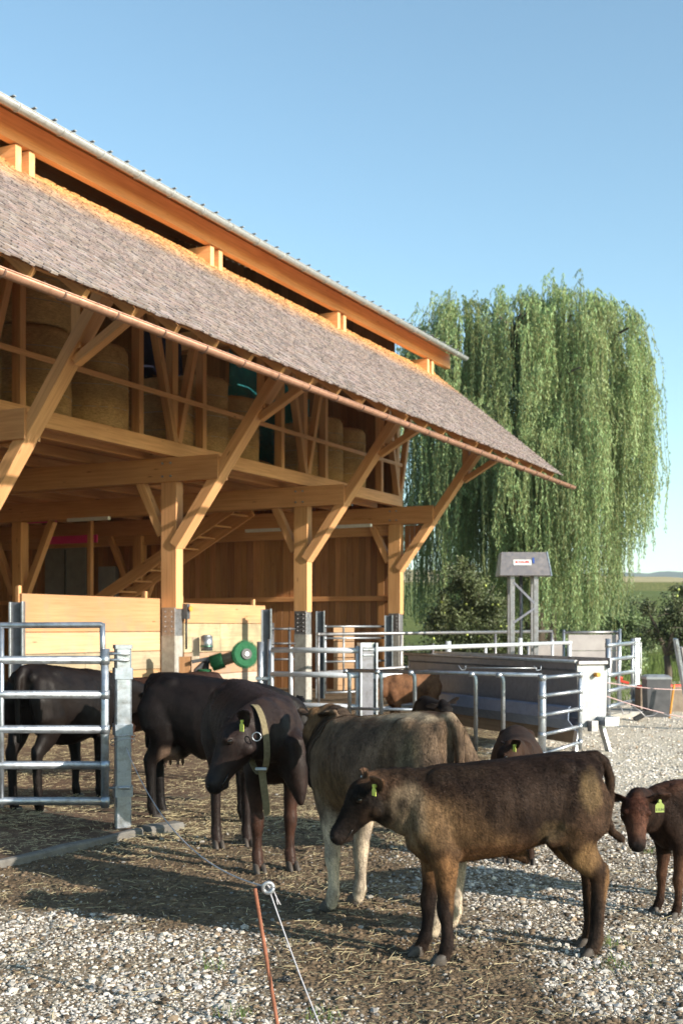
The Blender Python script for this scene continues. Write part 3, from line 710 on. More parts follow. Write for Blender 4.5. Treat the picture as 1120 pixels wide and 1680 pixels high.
sheet('dark_sheet', 'dark blue cloth hanging behind the tall hay bale in the loft', 'cloth', [BW(2.5, -2.6, 8.2), BW(4.0, -2.6, 8.2), BW(4.0, -2.6, 6.4), BW(2.5, -2.6, 6.4)], simple('navy_cloth', (.008, .010, .03), (.02, .025, .06), 4, .8), sag=.08)
for lb, s, o, h, dw in (('long pink strip under the inner beam, right of the inner post', 8.6, -9.6, 4.15, 1.9), ('short pink panel high behind the first cross beam', 6.6, -8.9, 4.55, 1.0), ('small pink panel showing in the loft behind the bales', 3.5, -5.0, 7.1, .8)):  # flat pink sheets modelled as plain panels
    mb = MB(); mb.beam((-dw / 2, 0, 0), (dw / 2, 0, 0), .05, .22, c=(1, 1, 1)); ob = mb.build('pink_panel', M['pink']); ob.location = BW(s, o, h); ob.rotation_euler = (0, 0, TH_B + math.pi / 2); tag(ob, lb, 'panel', 'pink panels in the barn')

# green rotating cow brush on the first post
def cow_brush():
    base = at(345, 1085, 20.8); root = tag(empty('cow_brush', (base.x, base.y, base.z)), 'green rotating cow brush with silver motor beside the timber post', 'cow brush')
    k = 20.8 / F
    def L(px, py, dz=0): return Vector(((px - 345) * k, dz, -(py - 1085) * k))
    def bristle(p0, p1, r0, r1, n, nm, mat):
        p0, p1 = Vector(p0), Vector(p1); d = (p1 - p0).normalized(); a = d.cross(Vector((0, 1, .3))).normalized(); b = d.cross(a); V = []; ax = (p1 - p0)
        for i in range(n):
            t = random.random(); th = random.uniform(0, 6.283); r = (r0 + (r1 - r0) * t) * random.uniform(.88, 1.05)
            rd_ = a * math.cos(th) + b * math.sin(th); q = p0 + ax * t; sd = rd_.cross(d) * .006
            V += [q - sd, q + sd, q + rd_ * r + d * random.uniform(-.01, .01)]
        np_mesh(nm, [tuple(v) for v in V], np.arange(len(V)).reshape(-1, 3), mat, parent=root)
    MB().tube([L(345, 1090), L(412, 1069, -.08)], .05, 12, c=(1, 1, 1)).build('brush_core', M['board_worn'], root)
    for pa, pb, rc, mt_ in ((L(347, 1089), L(366, 1083), .135, 'plastic_green'), (L(366, 1083), L(396, 1074), .10, 'board_worn'), (L(336, 1122), L(336, 1098), .12, 'plastic_green')): MB().tube([pa, pb], rc, 20).build('bristle_core', M[mt_], root)
    bristle(L(347, 1089), L(366, 1083), .17, .17, 5200, 'brush_collar', M['plastic_green'])
    bristle(L(366, 1083), L(392, 1074), .13, .13, 4200, 'brown_bristles', simple('brown_bristles', (.10, .045, .02), (.25, .12, .06), 40, .8))
    a_, b_ = L(398, 1075, -.02), L(405, 1073, -.16); bristle(a_, b_, .22, .27, 6500, 'brush_disc', M['plastic_green'])
    dc = MB(); dc.tube([a_, b_], .215, 24); dc.build('disc_core', M['plastic_green'], root)
    ax_ = (b_ - a_).normalized(); MB().tube([b_, b_ + ax_ * .03], .095, 20).build('disc_plate', M['black'], root); MB().tube([b_ + ax_ * .03, b_ + ax_ * .045], .035, 16).build('disc_hub', M['ceram'], root)
    bristle(L(336, 1122), L(336, 1098), .15, .16, 5200, 'lower_brush', M['plastic_green'])
    MB().tube([L(336, 1126), L(338, 1085)], .06, 10).build('lower_core', M['black'], root)
    m = MB(); m.tube([L(339, 1068), L(339, 1044)], .105, 16); m.tube([L(339, 1062), L(339, 1059)], .112, 16, c=(.4, .7, .5)); m.tube([L(339, 1044), L(339, 1042)], [.1, .06], 16); m.build('motor', M['zinc'], root)
    MB().beam(L(320, 1046, .1), L(320, 1085, .1), .12, .12, up=(0, 1, 0)).build('mounting_block', M['board_worn'], root)
    MB().beam(L(302, 1078, .15), L(302, 1130, .15), .2, .2, up=(0, 1, 0), c=(.6, .6, .6)).build('timber_block', M['wood'], root)
    arm = MB(); arm.beam(L(315, 1086), L(345, 1080), .08, .06, c=(1, 1, 1)); arm.tube([L(318, 1125), L(322, 1100), L(335, 1088), L(350, 1080)], .05, 10); arm.build('arm', M['darkmetal'], root)
cow_brush()
def switch():
    p = BW(.25, .05, 1.95)
    root = tag(empty('switch_box', p), 'small dark and yellow switch box on the sunlit side of the first post', 'switch box')
    MB().box((0, 0, 0), (.10, .10, .28), rz=TH_B).build('housing', M['darkmetal'], root)
    MB().tube([(.08, -.04, .05), (.10, -.05, .05)], .05, 12).build('knob', M['orange'], root)
    MB().tube([(0, 0, -.14), (.0, 0, -.7)], .02, 8).build('cable', M['black'], root)
switch()

# ------------------------------------------------------------------ pipe fences and gates
def pipe_thing(name, label, cat, p0, p1, zs, ups, r=.024, ru=.026, group=None, zlow=None, ztop=None, mat='zinc', rail_over=0.0):
    """rails between p0 and p1 at heights zs; uprights at fractions ups = [(t, z0, z1, radius)]"""
    p0 = Vector(p0); p1 = Vector(p1); root = tag(empty(name, (p0.x, p0.y, 0)), label, cat, group)
    d = p1 - p0; d.z = 0
    for z in zs:
        z0, z1 = z if isinstance(z, tuple) else (z, z); e = d.normalized() * rail_over
        pts = [Vector((0, 0, z0)) - e, Vector((0, 0, z0)) + d * .5 + Vector((0, 0, (z1 - z0) / 2)), Vector((d.x, d.y, z1)) + e]
        MB().tube(pts, r, 12).build('rail', M[mat], root)
    for (t, a, b, rr) in ups:
        MB().tube([d * t + Vector((0, 0, a)), d * t + Vector((0, 0, (a + b) / 2)), d * t + Vector((0, 0, b))], rr, 12).build('upright', M[mat], root)
        if rr >= .026:
            for z in zs:
                z_ = z[0] + (z[1] - z[0]) * t if isinstance(z, tuple) else z
                if a < z_ < b: MB().tube([d * t + Vector((0, 0, z_ - .035)), d * t + Vector((0, 0, z_ + .035))], rr + .007, 10).build('clamp', M[mat], root)
    return root
# foreground gate
g0 = Vector((-4.9, 9.55, 0)); g1 = Vector(((172 - 560) / F * 9.5, 9.5, 0))
gl = (g1 - g0).length
t3 = (at(3, 1100, 9.53).x - g0.x) / (g1.x - g0.x)
zr = [EYE - (y - HZ) * 9.5 / F for y in (1083, 1140, 1197, 1256, 1315)]
gate = pipe_thing('farm_gate', 'galvanised five rail gate hinged to the square steel post in the left foreground', 'gate', g0, g1, zr, [(1, zr[-1] - .05, zr[0] + .09, .032), (t3, zr[-1] - .05, 1.68, .023)], r=.033)
MB().tube([Vector((0, 0, 1.66)), Vector((g1.x - g0.x - .03, -.05, 1.672)), Vector((g1.x - g0.x - .018, -.05, 1.665))], .024, 12).build('top_rail', M['zinc'], gate)
MB().tube([Vector((g1.x - g0.x - .02, -.05, 1.685)), Vector((g1.x - g0.x - .015, -.05, 1.35))], .023, 12).build('upright', M['zinc'], gate)
def steel_post(name, loc, w, h, label, rz=.32, hinge=True, group='square steel gate posts'):
    root = tag(empty(name, loc, rz), label, 'gate post', group)
    MB().beam((0, 0, -.1), (0, 0, h), w, w, up=(0, 1, 0), c=(1, 1, 1), ch=.012).build('profile', M['zinc'], root)
    c_ = MB(); c_.beam((0, 0, h - .02), (0, 0, h + .012), w + .016, w + .016, up=(0, 1, 0), c=(1, 1, 1)); c_.build('cap', M['zinc'], root)
    for z in (h - .22, h * .55, h * .22):
        MB().beam((0, 0, z - .045), (0, 0, z + .045), w + .022, w + .022, up=(0, 1, 0), c=(.92, .95, 1)).build('collar', M['zinc'], root)
    if hinge:
        for z in (h - .11, h - .06, h * .24):
            MB().tube([(-w / 2 - .11, -.02, z), (w / 2 - .02, -.095, z)], .012, 8).build('hinge_bolt', M['zinc'], root)
        MB().tube([(-w / 2 - .06, -.03, h - .14), (-w / 2 - .06, -.03, h - .02)], .016, 8).build('hinge_pin', M['zinc_dull'], root)
        MB().beam((w / 2 + .002, .01, h * .58), (w / 2 + .002, .01, h * .88), .004, .09, up=(0, 1, 0), c=(.85, .88, .95)).build('type_plate', M['ceram'], root)
    return root
pp = gpt(199, 1366)
steel_post('gate_post', (pp.x, pp.y + .06, 0), .125, 1.50, 'square galvanised gate post in the left foreground with a rope tied round it')

# rope, insulator, rebar stake
def ropes():
    A = Vector((-1.715, 9.48, .685)); B = Vector((-.303, 4.92, .575)); pts = []
    for i in range(41):
        f = i / 40; p = A.lerp(B, f); p.z -= .215 * 4 * f * (1 - f); pts.append(p)
    MBt = MB(); MBt.tube(pts, .0034, 8, caps=True); 
    o = MBt.build('rope', M['rope']); tag(o, 'grey twisted rope sagging from the steel gate post to the insulator', 'rope')
    E = Vector((-.03, 4.60, -.02)); pts = [B.lerp(E, i / 20) + Vector((0, 0, -.02 * math.sin(math.pi * i / 20))) for i in range(21)]
    r2 = MB(); r2.tube(pts, .0031, 8); r2 = r2.build('rope', M['rope']); tag(r2, 'grey rope running from the insulator down to the ground at the bottom edge', 'rope')
    # tail ends and a ring of rope round the post
    root = tag(empty('rope_insulator', B), 'small ring insulator knotted to the rope above the rusty stake', 'insulator')
    n = 20; mb = MB(); mb.tube([Vector((math.cos(t) * .021, -.012 + .004 * math.sin(2 * t), math.sin(t) * .021)) for t in [2 * math.pi * k / n for k in range(n + 1)]], .0085, 10); mb.build('ring', M['ceram'], root)
    mb = MB(); mb.tube([(-.05, 0, -.002), (-.03, 0, -.008), (-.012, -.01, .004)], [.007, .012, .008], 10); mb.build('bracket', M['black'], root)
    k = MB()
    for q in range(4): k.tube([Vector((-.02 + .01 * q + .010 * math.cos(t), .012 * math.sin(t), -.0 + .014 * math.cos(t * 1.1 + q))) for t in np.linspace(0, 6.2, 12)], .0035, 6)
    k.tube([(.02, 0, -.01), (.035, .0, -.045), (.05, .01, -.075)], .003, 6); k.tube([(.02, 0, -.01), (.03, .01, -.04), (.04, -.01, -.07)], .0026, 6)
    k.build('knot', M['rope'], root)
    loop = MB(); c0 = Vector((pp.x, pp.y + .06, .72))
    for dz in (0, .03):
        loop.tube([c0 + Vector((math.cos(t) * .098, math.sin(t) * .098, dz + .035 * math.cos(t + .9))) for t in np.linspace(0, 6.2832, 25)], .0035, 6)
    tag(loop.build('rope', M['rope']), 'thin rope looped twice round the steel gate post', 'rope')
    st = MB(); a = at(418, 1458, 4.90); b = at(460, 1712, 4.82); n = 90; pts = [a.lerp(b, i / n) for i in range(n + 1)]
    st.tube(pts, [.0075 + (.0016 if i % 2 else 0) for i in range(n + 1)], 10); tag(st.build('rebar_stake', M['rust']), 'rusty ribbed steel stake stuck leaning in the gravel', 'stake')
    dk = MB(); c = gpt(470, 1615); root = tag(empty('black_insulator', c), 'small black ring insulator lying on the gravel right of the stake', 'insulator')
    dk.tube([Vector((math.cos(t) * .014, math.sin(t) * .012, .024 + .006 * math.sin(t))) for t in np.linspace(0, 6.2832, 17)], .007, 8); dk.tube([(-.02, 0, .02), (-.03, 0, .018)], .006, 8); dk.build('ring', M['black'], root)
ropes()

# middle fence (pale, sunlit) from the brush to the steel post and on to the right
def P(px, Z): return Vector(((px - 560) / F * Z, Z, 0))
def H(py, Z): return EYE - (py - HZ) * Z / F
pipe_thing('pipe_fence', 'sunlit pipe fence section left of the wide steel post, behind the collared cow', 'fence', P(446, 18.6), P(586, 18.0), [H(1067, 18.3), H(1107, 18.3), .45], [(0, .2, H(1067, 18.3), .026), (.23, .1, H(1062, 18.3), .032), (1, .1, H(1060, 18), .032)], r=.042, mat='zinc_pale', ru=.03, group='galvanised pipe fences')
rt = tag(empty('round_post', P(427, 18.7)), 'pair of round galvanised posts at the left end of the middle fence', 'post')
MB().tube([(0, 0, 0), (0, 0, H(1053, 18.7))], .055, 14).build('tube', M['zinc'], rt); MB().tube([(.14, 0, 0), (.14, 0, H(1049, 18.7))], .03, 14).build('side_tube', M['zinc'], rt)
MB().box((.05, 0, H(1113, 18.7)), (.24, .16, .05)).build('flange', M['zinc'], rt)
mp = steel_post('gate_post', P(600, 18.1), .20, H(1056, 18), 'wide steel gate post in the middle of the picture behind the pale rump', .3, hinge=False)
for x_ in (-.125, .125): MB().beam((x_, -.08, -.05), (x_, -.08, H(1055, 18)), .035, .16, up=(0, 1, 0), c=(1.1, 1.1, 1.1)).build('flange', M['zinc'], mp)
MB().beam((0, -.112, .1), (0, -.112, H(1062, 18)), .20, .012, up=(0, 1, 0), c=(.55, .57, .62)).build('web_plate', M['zinc_dull'], mp)
for z_ in (1.32, 1.24): MB().beam((-.09, -.13, z_), (.08, -.13, z_), .03, .03, c=(1, 1, 1)).build('hinge_bolt', M['zinc'], mp)
pipe_thing('pipe_fence', 'sunlit pipe fence running right from the wide steel post behind the feed trough', 'fence', P(614, 18.0), P(950, 26.0), [(H(1066, 18), H(1054, 26)), (H(1110, 18), H(1083, 26)), .4], [(.28, .1, 1.42, .05), (.45, .1, 1.36, .03), (.63, .1, 1.45, .045), (.82, .1, 1.4, .03), (.93, .1, 1.35, .05)], r=.038, mat='zinc_pale', group='galvanised pipe fences')
pipe_thing('pipe_fence', 'long brownish top rail fence in front of the far timber posts', 'fence', P(522, 23.5), P(905, 30), [(H(1041, 23.5), H(1036, 30)), (H(1104, 23.5), H(1080, 30))], [(0, .1, H(1038, 23.5), .03), (.30, .1, 1.5, .03), (.43, .1, 1.3, .03), (.71, .1, 1.5, .03), (.78, .1, 1.5, .03), (1, .1, 1.55, .035)], r=.035, mat='zinc_dull', group='galvanised pipe fences')
# far gate between the posts
pipe_thing('yard_gate', 'galvanised gate between the second and third timber posts', 'gate', P(533, 28.5), P(632, 29.5), [H(1028, 29), H(1047, 29), H(1085, 29), H(1105, 29), H(1135, 29)], [(0, .1, H(1026, 29), .03), (.3, .1, H(1028, 29), .022), (1, .1, H(1024, 29), .03)], r=.026, group='gates at the far side of the pen')
for (px, Z, y0, lb) in ((525, 27.6, 1003, 'flat steel post standing right of the second timber post'), (637, 29.4, 1010, 'flat steel post standing left of the third timber post'), (437, 23.6, 1000, 'flat steel post at the right end of the short board partition'), (28, 17.4, 988, 'flat steel channel post left of the long board partition')):
    r_ = tag(empty('channel_post', P(px, Z)), lb, 'post', 'steel channel posts'); hh = H(y0, Z)
    MB().beam((-.09, 0, 0), (-.09, 0, hh), .03, .14, up=(0, 1, 0), c=(1, 1, 1)).build('flange', M['zinc'], r_)
    MB().beam((.09, 0, 0), (.09, 0, hh + .01), .03, .14, up=(0, 1, 0), c=(1, 1, 1)).build('flange', M['zinc'], r_)
    MB().beam((0, .03, 0), (0, .03, hh), .15, .012, up=(0, 1, 0), c=(.7, .75, .85)).build('web', M['darkmetal'], r_)
def timber_insert():
    root = tag(empty('low_board_wall', P(565, 30.4)), 'pale boards standing behind the far gate', 'partition'); 
    for i in range(4): MB().beam((-.28, 0, .25 + .42 * i), (.25, 0, .25 + .42 * i), .04, .40, ch=.01).build('board', M['board'], root)
timber_insert()
pipe_thing('dark_gate', 'dark steel gate inside the barn left of the second timber post', 'gate', P(446, 26), P(484, 26.2), [H(1032, 26), H(1056, 26), H(1082, 26), H(1108, 26)], [(0, .1, H(1022, 26), .05), (.75, .1, H(1030, 26), .03)], r=.025, mat='darkmetal')
# near fence in front of the trough with small gate
zt = 1.03
def fnear():
    p0, p1 = P(572, 16.9), P(888, 15.1); d = p1 - p0
    root = tag(empty('loop_fence', p0), 'galvanised fence of hooped uprights in front of the feed trough', 'fence', 'galvanised pipe fences')
    MB().tube([Vector((-.03, 0, H(1100, 16.9))), Vector((d.x * .5, d.y * .5, (H(1100, 16.9) + H(1108, 15.1)) / 2)), Vector((d.x, d.y, H(1108, 15.1)))], .026, 12).build('rail', M['zinc'], root)
    for px in (573, 625, 680, 780, 825):
        t = (px - 572) / 316; Z = 1 / ((1 - t) / 16.9 + t / 15.1); X = (px - 560) / F * Z; q = Vector((X - p0.x, Z - p0.y, 0)); zt_ = H(1100 + 8 * t, Z) - .01
        MB().tube([q + Vector((0, 0, .02)), q + Vector((0, 0, zt_ - .10)), q + Vector((-.008, 0, zt_ - .04)), q + Vector((-.035, 0, zt_))], .029, 10).build('upright', M['zinc'], root)
        MB().tube([q + Vector((-.09, 0, zt_)), q + Vector((-.02, 0, zt_ - .001))], .034, 10).build('clamp', M['zinc'], root)
    MB().tube([Vector((-.02, 0, .5)), Vector((1.1, -.3, .5))], .022, 10).build('low_rail', M['zinc'], root)
    r2 = MB(); a = p1 - p0 + Vector((-1.0, .15, H(1103, 15.1) + .05)); b = p1 - p0 + Vector((-.05, .05, H(1103, 15.1) + .05)); r2.tube([a, b], .007, 6)
    for q in (a, b): r2.tube([q + Vector((-.04, 0, .03)), q + Vector((0, 0, -.03)), q + Vector((.05, 0, -.02)), q + Vector((.05, 0, .03))], .006, 6)
    r2.build('latch_rod', M['zinc'], root)
fnear()
pipe_thing('yard_gate', 'small four rail gate in front of the trough end panel', 'gate', P(889, 15.0), P(951, 15.2), [(H(1112, 15.0), H(1107, 15.2)), (H(1142, 15.0), H(1134, 15.2)), (H(1174, 15.0), H(1163, 15.2)), (H(1206, 15.0), H(1192, 15.2)), (H(1238, 15.0), H(1218, 15.2))], [(0, .02, H(1108, 15.1), .05), (1, .10, H(1105, 15.2), .026)], r=.024, group='small gates right of the trough')
pipe_thing('yard_gate', 'tall five rail gate right of the feed trough', 'gate', P(997, 20.2), P(1037, 23.5), [(H(1059, 20.2), H(1055, 23.5)), (H(1083, 20.2), H(1078, 23.5)), (H(1108, 20.2), H(1102, 23.5)), (H(1134, 20.2), H(1126, 23.5)), (H(1160, 20.2), H(1150, 23.5))], [(0, 0, H(1048, 20.2), .045), (.4, .2, H(1050, 21.5), .028), (1, .1, H(1048, 23.5), .035)], r=.036, group='small gates right of the trough')
steel_post('gate_post', P(1043, 23.6), .12, H(1048, 23.6), 'steel gate post at the right end of the tall gate', .3)

# feed trough
def trough():
    a = P(946, 15.6); b = P(672, 20.2); d = (b - a).normalized(); L = (b - a).length; rz = math.atan2(d.y, d.x)
    root = tag(empty('feed_trough', a, rz), 'long grey sheet steel feed trough with a pale end panel', 'feed trough')
    # local x runs to the far end; +y faces the camera side? choose side toward camera
    side = 1 if Vector((-d.y, d.x)).dot(Vector((-a.x, -a.y))) > 0 else -1
    def sheet_(nm, prof, mat, x0=0.0, x1=None, th=.012, c=(1, 1, 1)):
        x1 = L if x1 is None else x1; mb = MB()
        up = [(y * side, z) for y, z in prof]; lo = [((y - th) * side, z - th * .3) for y, z in prof][::-1]
        mb.prism([[Vector((x, y, z)) for y, z in up + lo] for x in (x0, x1)], c); return mb.build(nm, mat, root)
    top = 1.20
    sheet_('front_sheet', [(.03, top), (.03, top - .10), (.005, top - .13), (-.02, .46)], M['zinc_dark'])
    sheet_('bowl', [(.10, .62), (.13, .60), (.14, .44), (.02, .30)], M['zinc_dark'], c=(1.25, 1.45, 1.75))
    sheet_('base_board', [(-.02, .32), (-.03, .12)], M['board_worn'], th=.03, c=(.45, .38, .33))
    MB().tube([(-.03, .035 * side, top + .005), (L + .15, .035 * side, top + .005)], .024, 10).build('rim', M['ceram'], root)
    MB().beam((-.1, -.46 * side, top - .02), (L, -.46 * side, top - .02), .02, .14, c=(.8, .8, .8)).build('back_lip', M['zinc'], root)
    sheet_('back_sheet', [(-.46, top), (-.42, .45), (-.25, .32)], M['zinc_dull'])
    # end panel facing the near end
    for x, nm in ((-.02, 'end_panel'), (L + .02, 'end_panel')):
        y0, y1 = .02 * side, -.46 * side; mb = MB()
        pr = [(y0, top + .0), (y1, top), (y1 * .95, .50), (y1 * .70, .34), (y0 - .04 * side, .34)]
        mb.prism([[Vector((x + t, y, z)) for y, z in pr] for t in (-.012, .012)], (.55, .55, .54)); mb.build(nm, M['zinc_pale'], root)
    MB().beam((-.05, .02 * side, top - .01), (-.05, -.50 * side, top - .01), .05, .05, c=(1, 1, 1)).build('end_cap', M['zinc_dull'], root)
    for x in (.05, L - .1):
        for y in (-.06, -.40):
            MB().beam((x, y * side, .40), (x - .05, (y + (.10 if y > -.3 else -.10)) * side, 0), .09, .05, up=(0, 1, 0), c=(1, 1, 1)).build('leg', M['zinc'], root)
    MB().box((-.12, -.40 * side, .42), (.2, .22, .12)).build('outlet_box', M['zinc'], root)
    MB().box((-.10, -.18 * side, .36), (.1, .1, .14)).build('bracket', M['zinc_dull'], root)
    MB().tube([(-.02, -.26 * side, 1.03), (-.12, -.26 * side, 1.03)], .03, 10).build('bolt', M['orange'], root)
trough()

# concentrate feeder tower with sign
def text_mesh(body, size, mat, parent, loc, rot, extrude=.002, bold=0.0):
    cu = bpy.data.curves.new('t', 'FONT'); cu.body = body; cu.size = size; cu.extrude = extrude; cu.align_x = 'CENTER'; cu.align_y = 'CENTER'; cu.offset = bold
    o = bpy.data.objects.new('t', cu); col.objects.link(o); dg = C.evaluated_depsgraph_get(); me = bpy.data.meshes.new_from_object(o.evaluated_get(dg))
    bpy.data.objects.remove(o); n = bpy.data.objects.new('lettering', me); col.objects.link(n); me.materials.clear(); me.materials.append(mat)
    n.parent = parent; n.location = loc; n.rotation_euler = rot; return n
def tower():
    Z = 24.0; k = Z / F; X = (862 - 560) * k; root = tag(empty('feed_dispenser', (X, Z, 0), .0), 'grey steel feed dispenser on a lattice mast in front of the willow', 'feed dispenser')
    def h(y): return H(y, Z)
    # hood: trapezoid front, light end panel on the right
    x0, x1 = (820 - 862) * k, (903 - 862) * k; zb, zt_ = h(944), h(905)
    mb = MB(); f = [Vector((x0, 0, zb)), Vector((x1, 0, zb)), Vector((x1 - .06, .16, zt_)), Vector((x0 + .05, .16, zt_))]
    rings = [[Vector((x0, 0, zb)), Vector((x0, .75, zb)), Vector((x0 + .05, .56, zt_)), Vector((x0 + .05, .16, zt_))],
             [Vector((x1, 0, zb)), Vector((x1, .75, zb)), Vector((x1 - .06, .56, zt_)), Vector((x1 - .06, .16, zt_))]]
    mb.prism(rings, (1, 1, 1)); hood = mb.build('hood', M['hood'], root)
    mb = MB(); mb.prism([[Vector((x1 + .012, -.01, zb - .01)), Vector((x1 + .05, .76, zb - .01)), Vector((x1 - .01, .57, zt_ + .01)), Vector((x1 - .055, .15, zt_ + .01))],
                         [Vector((x1 + .03, -.01, zb - .01)), Vector((x1 + .075, .76, zb - .01)), Vector((x1 + .01, .57, zt_ + .01)), Vector((x1 - .035, .15, zt_ + .01))]], (1.15, 1.15, 1.15))
    mb.build('side_panel', M['zinc'], root)
    tilt = math.atan2(.16, zt_ - zb); rot = (math.pi / 2 - tilt, 0, 0); cz = h(922.5); yy = .16 * (cz - zb) / (zt_ - zb)
    sg = MB(); sg.box((0, 0, 0), (.36, .115, .008), c=(1, 1, 1), ch=.001); sgo = sg.build('sign', M['white'], root); sgo.location = ((857.5 - 862) * k, yy - .008, cz); sgo.rotation_euler = rot
    text_mesh('SCHAUER', .066, M['signred'], sgo, (0, .006, .0052), (0, 0, 0), .001, .0035)
    st = MB(); st.box((0, 0, 0), (.035, .12, .006), c=(1, 1, 1), ch=.001); sto = st.build('sticker', M['signblue'], root); sto.location = ((876 - 862) * k, yy - .004 + .01, cz + .04); sto.rotation_euler = rot
    for px in (841.5, 880.5):
        MB().beam(((px - 862) * k, .15, 0), ((px - 862) * k, .15, zb + .03), .095, .08, up=(0, 1, 0), c=(1, 1, 1)).build('leg', M['zinc_dull'], root)
        MB().beam(((px - 862) * k, .60, 0), ((px - 862) * k, .60, zb + .03), .07, .06, up=(0, 1, 0), c=(1, 1, 1)).build('leg', M['zinc_dull'], root)
    xa, xb = (843 - 862) * k, (878 - 862) * k
    for (za, zb_) in ((h(955), h(990)), (h(1022), h(998))):
        MB().beam((xa, .12, za), (xb, .12, zb_), .025, .05, c=(.8, .8, .9)).build('lattice_bar', M['zinc_dull'], root)
    MB().tube([((858 - 862) * k, .3, .3), ((858 - 862) * k, .3, zb)], .035, 10).build('feed_pipe', M['darkmetal'], root)
tower()

# pale wind screens behind the trough
def screens():
    root = tag(empty('sheet_screen', P(932, 25.5)), 'pale sheet screen with folds under a dark rail, right of the dispenser', 'screen', 'pale screens beyond the trough'); w_ = (1018 - 932) / F * 25.5
    sm = MB(); hh = [H(1112, 25.5), H(1068, 25.5), H(1041, 25.5)]
    for i, (a, b) in enumerate(zip(hh[:-1], hh[1:])):
        sm.beam((0, 0, (a + b) / 2), (w_, .2, (a + b) / 2), .02, b - a - .01, c=(1.1 - .1 * i, 1.05 - .1 * i, 1.05 - .08 * i))
    sm.build('sheet', M['fabric_grey'], root)
    MB().tube([(-.1, 0, hh[-1] + .04), (w_ + .05, .2, hh[-1] + .05)], .03, 8).build('top_rail', M['zinc_dull'], root)
    MB().tube([(w_, .1, 0), (w_, .1, hh[-1] + .12)], .035, 8).build('upright', M['zinc'], root); MB().tube([(-.1, .0, 0), (-.1, .0, hh[-1] + .1)], .03, 8).build('upright', M['zinc'], root)
    root = tag(empty('sheet_screen', P(866, 27)), 'small whitish screen behind the fence below the dispenser', 'screen', 'pale screens beyond the trough'); sm = MB(); sm.beam((0, 0, 1.0), (.80, .1, 1.0), .03, .62, c=(1.2, 1.12, 1.08)); sm.build('sheet', M['fabric_grey'], root)
    MB().tube([(0, 0, 0), (0, 0, 1.3)], .025, 8).build('upright', M['zinc'], root)
screens()
def right_side():
    # low concrete wall, dark bin, strap, hose, fence tapes, leaning board
    a = P(1046, 23.2); mb = MB(); mb.beam((0, 0, .20), (4.5, .9, .20), .25, .62, c=(1, 1, 1), ch=.02); o = mb.build('low_wall', M['concrete_dirty']); o.location = a
    tag(o, 'low stained concrete wall at the right edge behind the dark bin', 'wall')
    mb = MB(); mb.beam((-1.1, -.3, .02), (.4, .35, .02), .9, .18, c=(1.2, 1.2, 1.2), ch=.03); o = mb.build('concrete_step', M['concrete']); o.location = P(1010, 22.0) + Vector((.2, 0, 0)); tag(o, 'pale concrete step below the tall gate', 'step')
    r_ = tag(empty('dark_bin', P(1076, 22.0)), 'dark grey rectangular bin standing at the low wall', 'bin')
    mb = MB(); mb.prism([[Vector((x * s_, y * s_, z)) for x, y in ((-.22, -.2), (.22, -.2), (.22, .2), (-.22, .2))] for z, s_ in ((0, .9), (.70, 1.0))], (1, 1, 1)); mb.build('body', simple('bin_plastic', (.055, .055, .06), (.10, .10, .105), 6, .5), r_)
    mb = MB(); mb.prism([[Vector((x * s_, y * s_, z)) for x, y in ((-.22, -.2), (.22, -.2), (.22, .2), (-.22, .2))] for z, s_ in ((.70, 1.06), (.74, 1.06), (.78, .8))], (1, 1, 1)); mb.build('lid', M['ceram'], r_)
    mb = MB(); mb.beam((0, 0, 0), (.08, 0, .62), .03, .05, up=(0, 1, 0), c=(1, 1, 1)); o = mb.build('orange_post', M['orange']); o.location = P(1098, 21.6); tag(o, 'thin orange post leaning right of the dark bin', 'post')
    mb = MB(); mb.beam((0, 0, 0), (.22, 0, -.06), .05, .05, c=(1, 1, 1)); mb.tube([(-.03, 0, .02), (.0, 0, .06), (.1, 0, .03)], .03, 8); o = mb.build('red_handle', M['red']); o.location = at(1012, 1116, 22.6); tag(o, 'red plastic handle hanging behind the tall gate', 'clamp')  # red plastic handle with a hooked end
    mb = MB(); mb.tube([(0, 0, 0), (.5, .1, 0), (1.4, .3, .0)], .04, 8); o = mb.build('red_pipe', M['red']); o.location = at(1045, 1127, 23.1); tag(o, 'red pipe lying along the low wall', 'pipe')
    r_ = tag(empty('leaning_board', P(1128, 19)), 'white edged board leaning at the right edge of the picture', 'board')
    MB().beam((.12, .2, 0), (-.20, 0, H(1048, 19)), .05, .14, up=(0, 1, 0), c=(1, 1, 1)).build('frame', M['zinc'], r_); MB().beam((.22, .22, 0), (-.09, .05, H(1062, 19)), .04, .12, up=(0, 1, 0), c=(.6, .5, .5)).build('panel', M['fabric_grey'], r_)
    mb = MB(); mb.tube([(0, 0, 0), (0, 0, 1.1)], .02, 8); o = mb.build('white_stake', M['white']); o.location = P(1051, 37); o.location.z = .1; tag(o, 'thin white stake in the grass left of the apple tree', 'stake')
    for lb, (x0, y0, Z0), (x1, y1, Z1) in (('upper pinkish electric fence tape from the trough to the bin', (988, 1119, 17.5), (1125, 1132, 21)), ('lower pinkish electric fence tape dropping towards the bin', (984, 1139, 17.5), (1125, 1178, 20))):
        A = at(x0, y0, Z0); B = at(x1, y1, Z1); mb = MB(); mb.tube([A.lerp(B, i / 10) - Vector((0, 0, .03 * math.sin(i / 10 * math.pi))) for i in range(11)], .008, 6); tag(mb.build('fence_tape', M['tape']), lb, 'fence tape', 'electric fence tapes')
    mb = MB(); A = at(952, 1158, 16.4); B = at(1005, 1172, 18.5); mb.tube([A.lerp(B, i / 8) for i in range(9)], .008, 6); o = mb.build('wire', M['zinc_dull']); tag(o, 'thin wire with black grip from the small gate past the trough leg', 'wire')
